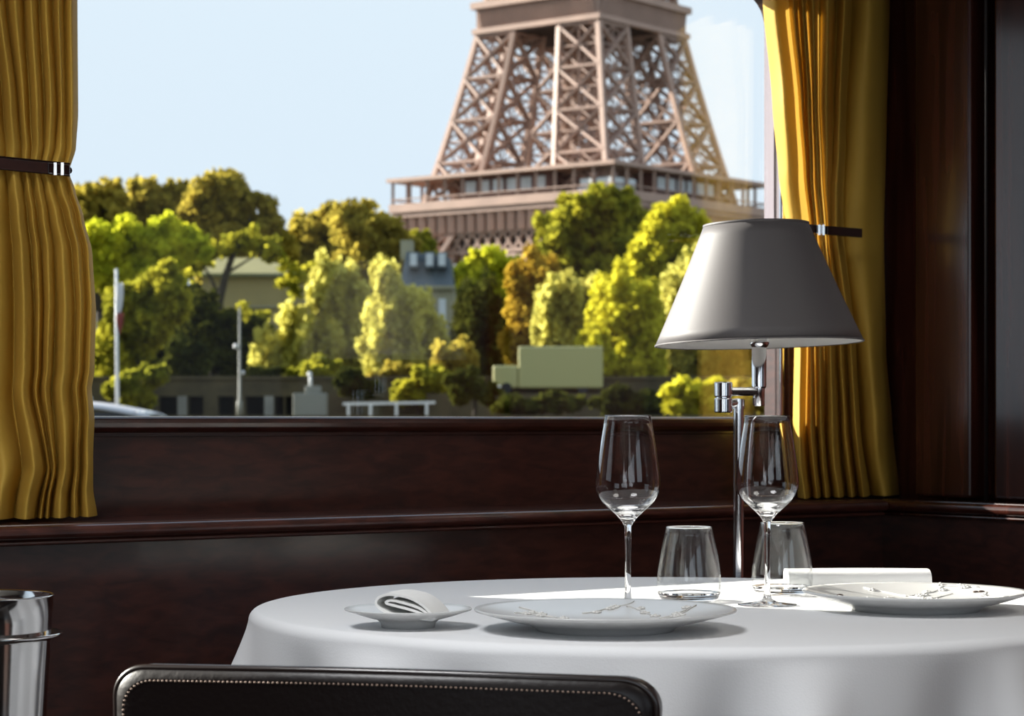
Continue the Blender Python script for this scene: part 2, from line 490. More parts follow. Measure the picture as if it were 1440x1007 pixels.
cl = curtain('curtain', 'gold satin curtain hanging at the left side of the window',
        [(-300,-70), (0,-60), (150,-48), (237,-36), (330,-56), (600,-70), (760,-72)],
        [(-300,108), (0,109), (150,110), (200,107), (237,97), (262,106), (300,118), (350,130), (430,135), (520,133), (545,129), (590,133), (640,131), (690,131), (730,137)],
        [(-300,.060), (150,.050), (237,.022), (300,.042), (500,.055), (730,.060)], -.072, -330, 729,
        {-300: [-70,-34,-8,12,36,58,78,94,109], 0: [-60,-30,-12,8,34,55,74,90,109], 150: [-48,-20,4,26,42,62,81,93,110], 237: [-36,-12,8,30,42,56,70,88,97], 330: [-56,-22,16,42,56,74,98,114,126], 560: [-70,-28,18,47,58,74,104,117,133], 660: [-72,-20,30,66,72,79,104,113,131], 730: [-72,-24,20,52,62,70,98,112,137]}, 3, 696, .25)
cr = curtain('curtain', 'gold satin curtain hanging at the right behind the lamp',
        [(-170,1066), (0,1072), (150,1086), (250,1095), (325,1106), (400,1112), (490,1117), (600,1115), (650,1117), (700,1122)],
        [(-170,1254), (0,1251), (150,1247), (325,1243), (490,1246), (600,1255), (700,1266)],
        [(-170,.070), (150,.062), (325,.032), (420,.052), (550,.075), (700,.085)], -.100, -240, 699,
        {-170: [1066,1104,1118,1134,1152,1178,1200,1254], 0: [1072,1109,1122,1134,1152,1178,1198,1251], 150: [1086,1124,1131,1142,1152,1172,1190,1247], 325: [1106,1139,1144,1150,1162,1168,1186,1243], 490: [1117,1136,1146,1160,1176,1190,1204,1246], 600: [1115,1134,1148,1160,1182,1196,1210,1255], 700: [1122,1142,1156,1170,1190,1206,1224,1266]}, 8, 0, .25)
# curtain rail above the picture
mb = MB(); mb.tube([rm(-2.4, -.085, EYE+1.06), rm(.02, -.085, EYE+1.06)], .011, 14)
rail = tag(mb.build('curtain_rail', M['chrome']), 'chrome curtain rail over the window', 'curtain rail')

# holdbacks: a dark wooden bar with a chrome clip on the window side
def holdback(name, label, pts, chrome_from, w, dark_first):
    root = thing(name, label, 'curtain holdback')
    P = [rm(u_at(x, w), w, z_at(y, depth_uw(u_at(x, w), w))) for x, y in pts]
    n = len(P)
    def strip(ps, h, t):
        mb = MB()
        for a, b in zip(ps[:-1], ps[1:]): pass
        vs = []
        for p in ps:
            for (dw, dz) in ((-t/2,-h/2),(t/2,-h/2),(t/2,h/2),(-t/2,h/2)):
                vs.append((p.x+WX*dw, p.y+WY*dw, p.z+dz))
        fs = []
        m = len(ps)
        for i in range(m-1):
            for k in range(4):
                k2 = (k+1) % 4
                fs.append((i*4+k, i*4+k2, (i+1)*4+k2, (i+1)*4+k))
        fs.append((0,3,2,1)); fs.append(tuple((m-1)*4+k for k in range(4)))
        return mb.add(vs, fs)
    return root, P, strip
root, P, strip = holdback('curtain_holdback', 'dark bar holdback with chrome tip around the left curtain', [(-45,226),(0,230),(30,233),(66,236.5),(97,239.5)], 66, -.060, True)
b = strip(P[:4], .0150, .006).build('bar', M['darkbar'], root, bevel=.001); b['label'] = 'dark wooden bar'
mbx = strip([p + Vector((0,0,.0086)) for p in P], .0022, .0075); mbx.build('edge_trim', M['chrome'], root)
mbx = strip([p - Vector((0,0,.0080)) for p in P], .0015, .0070); mbx.build('edge_trim', M['chrome'], root)
b = strip(P[3:], .0150, .0075).build('clip', M['chrome'], root, bevel=.001); b['label'] = 'chrome clip'
mbx = MB(); e = P[-1]; mbx.tube([e, e+Vector((-WX*.05, -WY*.05, 0)), e+Vector((-WX*.10, -WY*.10, 0))], .005, 10); mbx.build('bracket', M['chrome'], root)
for xx in (78, 88):
    i = rm(u_at(xx, -.056), -.056, z_at(237.5, depth_uw(u_at(xx, -.056), -.056)))
    mbx = MB(); mbx.bar(i-Vector((0,0,.0085)), i+Vector((0,0,.0085)), .003, .004); mbx.build('stud', M['silver'], root)
root, P, strip = holdback('curtain_holdback', 'dark bar holdback with chrome clip across the right curtain', [(1108,318),(1132,321),(1162,324),(1211,328)], 66, -.052, True)
b = strip(P[2:], .0155, .007).build('bar', M['darkbar'], root, bevel=.001); b['label'] = 'dark wooden bar'
b = strip(P[:3], .0150, .0075).build('clip', M['chrome'], root, bevel=.001); b['label'] = 'chrome clip'
e = P[0]; mbx = MB(); mbx.tube([e, e+Vector((-WX*.05, -WY*.05, 0)), e+Vector((-WX*.10, -WY*.10, 0))], .005, 10); mbx.build('bracket', M['chrome'], root)
for xx in (1152, 1158):
    i = rm(u_at(xx, -.047), -.047, z_at(323.4, depth_uw(u_at(xx, -.047), -.047)))
    mbx = MB(); mbx.bar(i-Vector((0,0,.009)), i+Vector((0,0,.009)), .004, .004); mbx.build('stud', M['silver'], root)

# ------------------------------------------------------------------ table and cloth
TZ = .75
TC = Vector((.200, 2.765, 0)); TR = .512
t = thing('dining_table', 'round dining table hidden under the white cloth', 'table', TC)
mb = MB(); mb.lathe([(0,TZ-.034),(TR-.012,TZ-.034),(TR-.004,TZ-.028),(TR-.004,TZ-.008),(TR-.010,TZ-.003),(0,TZ-.003)], 72); mb.build('tabletop', M['chairwood'], t)
mb = MB(); mb.lathe([(0,.03),(.05,.03),(.045,.1),(.035,.3),(.035,TZ-.05),(.1,TZ-.035),(0,TZ-.035)], 32); mb.build('pedestal', M['chairwood'], t)
mb = MB(); mb.lathe([(0,0),(.27,0),(.27,.012),(.1,.03),(0,.03)], 48); mb.build('base', M['chairwood'], t)
nphi, nr = 480, 54
pts = []
fold_rnd = [random.uniform(0, 2*PI) for _ in range(6)]
def fold(phi):
    return (.5*math.sin(13*phi + 1.1*math.sin(2*phi+fold_rnd[0]) + fold_rnd[1]) + .3*math.sin(21*phi + 1.5*math.sin(3*phi+fold_rnd[2])) + .2*math.sin(8*phi + fold_rnd[3]))
for i in range(nphi+1):
    phi = 2*PI*i/nphi
    fo = fold(phi); fo = math.copysign(abs(fo)**1.3, fo)
    for j in range(nr):
        if j < 18:
            r = TR*.985*(j/17)**.8 if j else 1e-4; z = TZ
        elif j < 26:
            a = (j-17)/9*PI/2
            r = TR*.985 + .012*math.sin(a); z = TZ - .012*(1-math.cos(a))
        else:
            q = (j-26)/(nr-1-26)
            zz = .26*q
            r = TR*.985 + .012 + zz*.09 + (.038*min(1, zz/.085)**1.1 * fo)
            z = TZ - .012 - zz
        pts.append((r*math.cos(phi), r*math.sin(phi), z))
mb = MB(); mb.grid(pts, nphi+1, nr)
tag(mb.build('tablecloth', M['cloth'], solid=.0012, loc=TC), 'white tablecloth draped over the round table', 'tablecloth')
TOP = TZ + .0008

# ------------------------------------------------------------------ plates
def plate_top(r, R, H):
    q = r/R
    return .010 + (H-.010)*max(0, (q-.25)/.75)**1.7
def make_plate(name, label, cx, cz_depth, R, foot, H, seed, petals):
    base = at(cx, 0, cz_depth); base.z = TOP
    root = thing(name, label, 'plate', base)
    prof = [(0,.003), (foot-.006,.003), (foot-.004,0), (foot,0), (foot+.002,.003), (foot+.012,.0075)]
    for k in range(1, 9):
        q = k/8; r = foot+.012 + (R-foot-.012)*q
        prof.append((r, .0075 + (H-.0025-.0075)*q**1.15))
    prof += [(R+.0006, H-.0012), (R, H)]
    for k in range(1, 24):
        r = R*(1-k/23); prof.append((r, plate_top(r, R, H)))
    mb = MB(); mb.lathe(prof, 96); mb.build('body', M['china'], root)
    rnd = random.Random(seed); mbr = MB(); mbf = MB(); mbp = MB()
    def sp(x, y): 
        r = min(math.hypot(x, y), R*.99); return Vector((x, y, plate_top(r, R, H)+.0006))
    for (a0, rr, turn, ln, nb) in petals:
        x, y = rr*math.cos(a0), rr*math.sin(a0); h = turn; line = []
        for k in range(14):
            line.append(sp(x, y)); h += rnd.uniform(-.28, .28)
            nx, ny = x+ln/14*math.cos(h), y+ln/14*math.sin(h)
            if math.hypot(nx, ny) > R*.95: break
            x, y = nx, ny
        if len(line) > 2: mbr.tube(line, [.0008-.0004*k/len(line) for k in range(len(line))], 6)
        for q in range(nb):
            c = line[rnd.randrange(2, len(line))] if len(line) > 4 else line[-1]
            fx, fy = c.x+rnd.uniform(-.006,.006), c.y+rnd.uniform(-.006,.006)
            for p in range(5):
                a = 2*PI*p/5 + q
                cc = sp(fx+.0034*math.cos(a), fy+.0034*math.sin(a))
                if math.hypot(cc.x, cc.y) < R*.95: mbf.ball(cc, (.0027,.0027,.0012), 8, 5)
            mbf.ball(sp(fx, fy)+Vector((0,0,.001)), (.0018,.0018,.0014), 8, 5)
    mbr.build('raised_twig', M['relief'], root); mbf.build('raised_blossom', M['relief'], root)
    return root, sp
petA = [(2.5,.115,-.3,.08,3),(1.9,.07,.2,.09,4),(1.3,.105,-.9,.09,3),(.6,.125,-2.0,.12,2),(-.6,.11,2.6,.09,1),(2.9,.10,.9,.05,2),(-1.8,.09,.8,.08,1),(.2,.06,.6,.08,2)]
pf, spf = make_plate('dinner_plate', 'white dinner plate with raised blossom twigs in front of the empty tumbler', 851, 2.44, .140, .0735, .0235, 4, petA)
petB = [(2.0,.11,-.5,.12,3),(1.6,.06,.1,.10,5),(.7,.12,2.4,.10,3),(3.0,.09,.3,.09,2),(-.4,.11,2.2,.10,1),(1.1,.03,.8,.06,2)]
pr, spr = make_plate('dinner_plate', 'white dinner plate with small brown petals at the right edge', 1287, 2.70, .1325, .075, .0235, 9, petB)
for (x, y) in ((-.086,.024), (.083,.054), (.089,.051)):
    mb = MB(); c = spr(x, y); mb.ball(c, (.0042,.0030,.0015), 8, 5)
    mb.build('petal_dot', M['petal'], pr)['label'] = 'small brown petal on the glaze'

# side plate with napkin
sb = at(574, 0, 2.475); sb.z = TOP
root = thing('side_plate', 'small white side plate carrying the rolled napkin', 'plate', sb)
R_ = .0690; foot = .0290
prof = [(0,.002),(foot-.004,.002),(foot-.003,0),(foot,0),(foot+.001,.005),(foot+.005,.0085)]
for k in range(1, 8):
    q = k/7; prof.append((foot+.005+(R_-foot-.005)*q, .0085+.0105*q**1.1))
prof += [(R_+.0004,.0203),(R_-.0005,.0210)]
for k in range(1, 12):
    r = (R_-.0005)*(1-k/12); prof.append((r, .0085 + .0125*(r/R_)**2.0))
prof.append((0,.0085))
mb = MB(); mb.lathe(prof, 72)
mb.build('body', M['china'], root)

def ribbon(poly, th):
    """thicken a polyline in the plane into a closed outline"""
    n = len(poly); L = []; Rr = []
    for i in range(n):
        a = Vector(poly[max(i-1,0)]); b = Vector(poly[min(i+1,n-1)]); d = (b-a).normalized(); nn = Vector((-d.y, d.x))
        p = Vector(poly[i]); L.append(p+nn*th/2); Rr.append(p-nn*th/2)
    return L, Rr
def smooth_poly(p, it=3):
    for _ in range(it):
        q = [p[0]]
        for a, b in zip(p[:-1], p[1:]):
            q.append((a[0]*.75+b[0]*.25, a[1]*.75+b[1]*.25)); q.append((a[0]*.25+b[0]*.75, a[1]*.25+b[1]*.75))
        q.append(p[-1]); p = q
    return p
def rolled(name, label, poly, th, length, loc, rz, wob=.0, parent=None, scale=lambda t: 1.0, shear=0):
    poly = smooth_poly(poly, 3); L, Rr = ribbon(poly, th); n = len(poly)
    m = 15; mb = MB(); vsL = []; vsR = []
    for j in range(m):
        t_ = j/(m-1); sc = scale(t_)
        for P_, arr in ((L, vsL), (Rr, vsR)):
            for i, p in enumerate(P_):
                k = math.sin(i*.21 + t_*5)*wob
                arr.append((p.x*sc + shear*t_, length*(t_-.0), max(p.y*sc + k, .0004)))
    mb.grid(vsL, m, n); mb.grid(vsR, m, n, flip=True)
    for j, fl in ((0, False), (m-1, True)):
        a = [vsL[j*n+i] for i in range(n)]; b_ = [vsR[j*n+i] for i in range(n)]
        mb.grid(a+b_, 2, n, False, fl)
    # long edges
    for i, fl in ((0, True), (n-1, False)):
        a = [vsL[j*n+i] for j in range(m)]; b_ = [vsR[j*n+i] for j in range(m)]
        mb.grid(a+b_, 2, m, False, fl)
    o = mb.build(name, M['napkin'], parent, loc=loc); o.rotation_euler = (0, 0, rz)
    return o
k = 2.475/F
def pp(x, y): return ((x-568)*k, (868-y)*k+.001)
outer = [pp(*q) for q in ((606,867),(596,860),(578,853),(556,848),(541,845),(548,840),(566,843),(588,850),(600,858),(607,866),(608.5,867.5),(604,867.2),(590,866),(572,862),(548,859),(534,853),(528,845),(532,836),(545,832),(562,834),(582,839),(598,849),(609,862),(611,867))]
nap = rolled('napkin', None, outer,   .0026, .066, sb + Vector((-.003, -.042, .0100)), -.10, .0003, shear=.008)
tag(nap, 'white linen napkin rolled up on the side plate', 'napkin')
# folded under-layer of the napkin
mb = MB()
g = []
for i in range(12):
    for j in range(10):
        x = -.026+.042*i/11; y = .014+.038*j/9
        g.append((x, y, .0015+.0006*math.sin(i*.9)+.0004*math.sin(j)))
mb.grid(g, 12, 10)
fl = mb.build('folded_layer', M['napkin'], nap, solid=.003)
# pale gilt mark inside the fold
mb = MB(); c = pp(552, 846); mb.ball((c[0], .004, c[1]-.0012), (.0035,.004,.0008), 8, 5); mb.build('gilt_mark', M['gold'], nap)

# long napkin behind the right plate
d2 = 3.02; kk = d2/F
base = at(1205, 0, d2); base.z = TOP
poly = []
prof2 = [(-.030,.002),(.012,.002),(.026,.004),(.031,.011),(.028,.020),(.018,.0255),(-.005,.027),(-.022,.0255),(-.030,.019),(-.029,.0095),(-.015,.0065),(.012,.0065),(.022,.009),(.024,.0145),(.015,.019),(-.010,.020),(-.020,.017)]
nb = rolled('napkin', None, prof2, .0030, .188, base + Vector((-.094, 0, 0)), -PI/2+.0, .0004)
tag(nb, 'long folded white napkin lying behind the right-hand plate', 'napkin')

# ------------------------------------------------------------------ glasses
def wine_glass(label, px, d):
    b = at(px, 0, d); b.z = TOP
    root = thing('wine_glass', label, 'wine glass', b, 0, 'wine glasses on the table')
    out = [(.0042,.1000),(.0060,.1035),(.0095,.1085),(.0155,.1145),(.0235,.1215),(.0308,.1285),(.0355,.1355),(.0378,.1430),(.0384,.1500),(.0378,.1590),(.0362,.1720),(.0338,.1880),(.0310,.2060),(.0285,.2210),(.0271,.2300)]
    th = .0011
    rim = [(.0268,.2307),(.0262,.2303)]
    inn = [(r-th, z) for r, z in reversed(out) if z > .1215]
    inn += [(.0225-.0009,.1222),(.0145,.1160),(.0075,.1118),(0,.1104)]
    mb = MB(); mb.lathe(out[3:]+rim+inn[:-3], 72); o = mb.build('bowl', M['crystal'], root)
    # rim and bottom of the bowl are thick: solid crystal
    mb = MB()
    low = [(0,.0000),(.0350,.0000),(.0362,.0006),(.0355,.0014),(.0250,.0024),(.0120,.0042),(.0060,.0075),(.0042,.0130),(.0036,.0300),(.0034,.0600),(.0037,.0850)]
    low += out[:5] + [(.0228,.1217),(.0145,.1160),(.0075,.1118),(0,.1104)]
    mb.lathe(low, 56); mb.build('stem', M['crystal'], root)
    mb = MB(); 
    mb.lathe([(.02695+.0008*math.cos(a), .2303+.0008*math.sin(a)) for a in [2*PI*i/8 for i in range(8)]], 72, closed=True)
    mb.build('rim', M['crystal'], root)
    return root
def tumbler(label, px, d, s=1.0, hs=1.0):
    b = at(px, 0, d); b.z = TOP
    root = thing('tumbler', label, 'tumbler', b, 0, 'tumblers on the table')
    out = [(.0330,.0004),(.0368,.0040),(.0392,.0110),(.0402,.0200),(.0398,.0300),(.0378,.0450),(.0345,.0640),(.0308,.0810),(.0286,.0912)]
    th = .0012
    o2 = [(r*s, z*s*hs) for r, z in out]
    inn = [(r-th, z) for r, z in reversed(o2)]
    mb = MB(); mb.lathe(o2[2:]+[((.0282)*s,.0918*s*hs)]+inn[:-2], 72); mb.build('wall', M['bowl'], root)
    mb = MB(); low = [(0,.0012),(.026,.0010),(.029,0)]+out[:3]+[(.0388,.0112),(.0350,.0090),(.0250,.0078),(0,.0074)]
    mb.lathe([(r*s, z*s) for r, z in low], 56); mb.build('base', M['crystal'], root)
    mb = MB(); mb.lathe([((.0281+.0008*math.cos(a))*s, (.0916*hs)*s+.0008*math.sin(a)) for a in [2*PI*i/8 for i in range(8)]], 72, closed=True); mb.build('rim', M['crystal'], root)
    return root
wine_glass('tall wine glass standing behind the front plate', 883, 2.685)
wine_glass('tall wine glass standing in front of the lamp post', 1079, 2.770)
tumbler('low clear tumbler between the two wine glasses', 969, 2.835)
tumbler('low clear tumbler behind the right wine glass', 1100, 2.945, .985, 1.02)

# ------------------------------------------------------------------ lamp
def make_lamp(label, d=3.36):
    L = at(1039, 0, d); L.z = 0
    root = thing('swing_arm_lamp', label, 'lamp', L)
    def lp(x, y, dd=0): 
        p = at(x, y, d) - L; return Vector((p.x, p.y+dd, p.z))
    px = d/F
    mb = MB(); mb.lathe([(0,0),(.105,0),(.105,.012),(.095,.02),(.02,.026),(0,.026)], 48); mb.build('base', M['chrome'], root, crisp=True)
    mb = MB(); mb.tube([Vector((.0005,0,.02)), lp(1038.5, 590)], .0079, 20); mb.build('pole', M['chrome'], root, crisp=True)
    mb = MB(); mb.tube([lp(1038.5, 596), lp(1038.5, 561)], .0076, 20); mb.tube([lp(1038.5, 575), lp(1038.5, 562)], .0092, 20); mb.build('pole_head', M['chrome'], root, crisp=True)
    mb = MB(); mb.tube([lp(1038.5, 566), lp(1015, 569, -.02)], .0062, 16); mb.build('lower_arm', M['chrome'], root, crisp=True)
    mb = MB()
    for (a, b) in ((580.5, 560), (558.5, 537.5)):
        mb.tube([lp(1015.5, a, -.02), lp(1015.5, a-1.5, -.02), lp(1015.5, b+1.5, -.02), lp(1015.5, b, -.02)], [.0120,.0134,.0134,.0120], 28)
    mb.tube([lp(1015.5, 561, -.02), lp(1015.5, 558, -.02)], .0115, 28)
    mb.build('pivot', M['chrome'], root, crisp=True)
    mb = MB(); mb.tube([lp(1015, 551, -.02), lp(1070, 551, 0)], .0062, 16); mb.build('upper_arm', M['chrome'], root, crisp=True)
    mb = MB(); mb.tube([lp(1067, 571), lp(1067, 569.5), lp(1067, 546), lp(1067, 544)], [.0080,.0088,.0088,.0076], 24); mb.build('elbow', M['chrome'], root, crisp=True)
    mb = MB(); mb.tube([lp(1067.5, 546), lp(1067.5, 544), lp(1067.5, 489), lp(1067.5, 487)], [.0095,.0108,.0108,.0098], 28); mb.build('upright', M['chrome'], root, crisp=True)
    mb = MB(); c = lp(1068, 481); mb.ball(c, (.0145,.0145,.012), 24, 12); mb.build('lamp_holder', M['chrome'], root, crisp=True)
    mb = MB(); c = lp(1068, 440); mb.lathe([(.012,-.035),(.013,-.02),(.022,.0),(.028,.02),(.024,.04),(.012,.050),(0,.052)], 24, c); mb.build('bulb', M['bulb'], root)
    # conical shade, leaning a touch
    sh = bpy.data.objects.new('lamp_shade', None)
    c = lp(1067.5, 483.5)
    r0, r1, h = 146.3*px, 73.5*px, (484-316.5)*px
    T = Matrix.Translation(c) @ Matrix.Rotation(math.radians(-1.4), 4, 'Y') @ Matrix.Rotation(math.radians(-1.1), 4, 'X')
    pr_ = []
    n = 10
    for i in range(n+1):
        q = i/n; pr_.append((r0+(r1-r0)*q - .0012*math.sin(PI*q), h*q))
    def lathe_t(prof, name, mat, parent, closed=False):
        mb = MB(); mb.lathe(prof, 96, closed=closed)
        mb.v = [tuple(T @ Vector(p)) for p in mb.v]
        return mb.build(name, mat, parent)
    th = .0016
    shade = lathe_t([(r0-.0004,0)] + pr_ + [(r1-th*.5,h)], 'lamp_shade', M['shade'], root)
    ln = lathe_t([(r0-.0004,0.0002)] + [(r-th, z) for r, z in pr_] + [(r1-th*.5,h)], 'lining', M['lining'], shade); ln['label'] = 'white inner lining'
    lathe_t([(r0+.0002,-.0006),(r0+.0007,.0004),(r0+.0002,.0016),(r0-.0014,.0016),(r0-.0018,.0004),(r0-.0014,-.0006)], 'bottom_trim', M['shade'], shade, True)
    lathe_t([(r1-.002,h-.003),(r1+.0012,h-.003),(r1+.0012,h+.0010),(r1-.002,h+.0010)], 'top_trim', M['shade'], shade, True)
    mb = MB()
    for a in (0, 2*PI/3, 4*PI/3):
        mb.tube([T @ Vector((0,0,h*.9)), T @ Vector(((r1-.001)*math.cos(a), (r1-.001)*math.sin(a), h*.97))], .0013, 6)
    mb.tube([lp(1067.7, 478), T @ Vector((0,0,h*.93))], .003, 8)
    mb.build('spider', M['chrome'], root)
    return root
lamp = make_lamp('chrome swing-arm lamp with grey cone shade behind the table')

# ------------------------------------------------------------------ chair
def make_chair():
    yl, yr = 2.045, 1.93
    A = at(140, 0, yl); B = at(914, 0, yr); A.z = B.z = 0
    mid = (A+B)/2; ex = (B-A); W = ex.length; ex.normalize(); ey = Vector((-ex.y, ex.x, 0))   # ey: towards the table
    root = thing('dining_chair', 'dark brown leather chair drawn up to the table front', 'chair', mid, math.atan2(ex.y, ex.x))
    zt = EYE - (941-HZ)/F*yl
    # backrest: rounded slab, bowed a little, rounded top corners
    def outline(n=14, inset=0):
        pts = []; hw = W/2-inset; r0 = .032
        z1 = zt-inset
        pts.append((-hw+.008, .40)); 
        for k in range(n+1):
            a = PI - PI/2*k/n; pts.append((-hw+r0+r0*math.cos(a), z1-r0*.85+r0*.85*math.sin(a)))
        m = 22
        for k in range(1, m):
            x = -hw+r0 + (2*hw-2*r0)*k/m; pts.append((x, z1+.004*math.sin(PI*k/m)))
        for k in range(n+1):
            a = PI/2 - PI/2*k/n; pts.append((hw-r0+r0*math.cos(a), z1-r0*.85+r0*.85*math.sin(a)))
        pts.append((hw-.008, .40))
        return pts
    bow = lambda x: .025*(1-(2*x/W)**2)*0 + .03*(2*x/W)**2
    D = .045
    ring = []
    layers = [(0.0, .010), (.0015, .004), (.006, .0008), (.012, 0), (D-.012, 0), (D-.006, .0008), (D-.0015, .004), (D, .010)]
    mb = MB(); n = None; vs = []
    for (dy, ins) in layers:
        ol = outline(inset=ins); n = len(ol)
        for x, z in ol: vs.append((x, dy + bow(x) - .012*(zt-z)/.4*0, z))
    fs = []
    for i in range(len(layers)-1):
        for kx in range(n-1): fs.append((i*n+kx, i*n+kx+1, (i+1)*n+kx+1, (i+1)*n+kx))
    mb.add(vs, fs, True)
    # broad faces as bowed sheets
    for li, fl in ((0, False), (len(layers)-1, True)):
        ol = vs[li*n:(li+1)*n]; gz = 12; gpts = []
        for (x, y, z) in ol:
            for q in range(gz):
                zz = .40 + (z-.40)*q/(gz-1); gpts.append((x, y, zz))
        mb.grid(gpts, n, gz, True, fl)
    back = mb.build('backrest', M['leather'], root)
    # piped edge and the stitch row
    ol = outline(inset=.0006)
    mb = MB(); mb.tube([(x, bow(x)+.007, z-.0005) for x, z in ol], .0034, 8); mb.build('piping', M['leather_edge'], back)
    ol = outline(inset=.0115); mb = MB()
    acc = 0
    for a, b in zip(ol[:-1], ol[1:]):
        a = Vector((a[0], 0, a[1])); b = Vector((b[0], 0, b[1])); L_ = (b-a).length; s = 0
        while acc + s < L_:
            p = a + (b-a)*((acc+s)/L_)
            mb.ball((p.x, bow(p.x)-.0006, p.z), (.0013,.0010,.0010), 6, 4); s += .0044
        acc = (acc + s) - L_
    mb.build('stitching', M['thread'], back)['label'] = 'row of tan stitches along the edge'
    # seat and legs
    mb = MB(); mb.box((-W/2+.01, .05, .40), (W/2-.01, .49, .455)); mb.build('seat', M['leather'], root, bevel=.02)
    for sx in (-1, 1):
        for yy in (.03, .45):
            mb = MB(); mb.tube([(sx*(W/2-.035), yy, .405), (sx*(W/2-.03), yy+(-.015 if yy < .2 else .01), 0)], [.019, .012], 12); mb.build('leg', M['chairwood'], root)
    return root
make_chair()

# ------------------------------------------------------------------ wine cooler on its stand
d = 2.58; k = d/F
cb = at(-28, 0, d); cb.z = 0
root = thing('wine_cooler', 'polished silver wine cooler on a stand in front of the left curtain', 'wine cooler', cb)
zt = z_at(839, d); rt = 102*k
rb = 86*k; zb = zt - .21
prof = [(0,zb),(rb*.9,zb),(rb,zb+.006)]
for i in range(1, 9): prof.append((rb+(rt-rb)*i/8*(1), zb+.006+(zt-zb-.006)*i/8))
prof += [(rt+.0012, zt+.0010), (rt-.0004, zt+.0022), (rt-.0022, zt+.0006), (rt-.0025, zt-.01), (rb-.003, zb+.012), (0, zb+.010)]
mb = MB(); mb.lathe(prof, 96); mb.build('bucket', M['silver'], root)
zh = z_at(892, d)
mb = MB()
rr = rt - .004
mb.lathe([(rr-.004,zh-.004),(rr+.006,zh-.005),(rr+.0135,zh-.002),(rr+.0150,zh+.0012),(rr+.0125,zh+.0022),(rr+.004,zh-.001),(rr-.004,zh+.001)], 96, closed=True)
mb.build('collar', M['silver'], root)
mb = MB(); mb.lathe([(0,0),(.15,0),(.15,.012),(.03,.03),(.016,.05),(.016,zb-.03),(.06,zb-.012),(rb*.95,zb-.008),(rb*.95,zb-.0005),(0,zb-.0005)], 48); mb.build('stand', M['chrome'], root)

# ================================================================== OUTSIDE
# river and banks
mb = MB(); mb.box((-500, 6, -2.6), (500, 116, -2.5))
struct(mb.build('water', M['water']), 'river beneath the window', 'river')
ZQ = EYE + .28                  # lower quay
ZU = EYE + 2.75                 # upper embankment
mb = MB(); mb.box((-400, 116, -3), (400, 149, ZQ))
struct(mb.build('ground', M['stone']), 'low stone quay along the far bank', 'quay')
mb = MB(); mb.box((-600, 152.5, -3), (600, 900, ZU-.05))
struct(mb.build('terrain', M['earth']), 'earth bank behind the quay wall', 'bank')
# quay wall with its row of dark openings
D = 149.0; kq = D/F
def X(px, d=D): return (px-720)/F*d
openings = [(222,249),(264,286),(306,330),(345,371),(386,399),(401,411)]
mb = MB(); zo = z_at(557, D)
xs = [-400]+[X(v) for o in openings for v in o]+[400]
mb.box((-400, D, zo), (400, D+3.5, ZU))
for a, b in zip(xs[0::2], xs[1::2]): mb.box((a, D, ZQ-.2), (b, D+1.0, zo))
wq = mb.build('quay_wall', M['stone'])
struct(wq, 'grey stone embankment wall with dark openings', 'embankment wall')
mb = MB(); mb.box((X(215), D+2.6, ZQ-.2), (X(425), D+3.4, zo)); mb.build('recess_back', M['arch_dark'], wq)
mb = MB(); mb.box((-400, D-.15, ZU-.02), (400, D+.6, ZU+.18)); mb.build('coping', M['stone'], wq)
for (a, b, lab) in ((249,264,'a'),(371,386,'b')):
    mb = MB(); mb.box((X(a)+.05, D-.12, ZQ-.05), (X(b)-.05, D+.0, zo)); mb.build('pier_face', M['stone_pale'], wq)

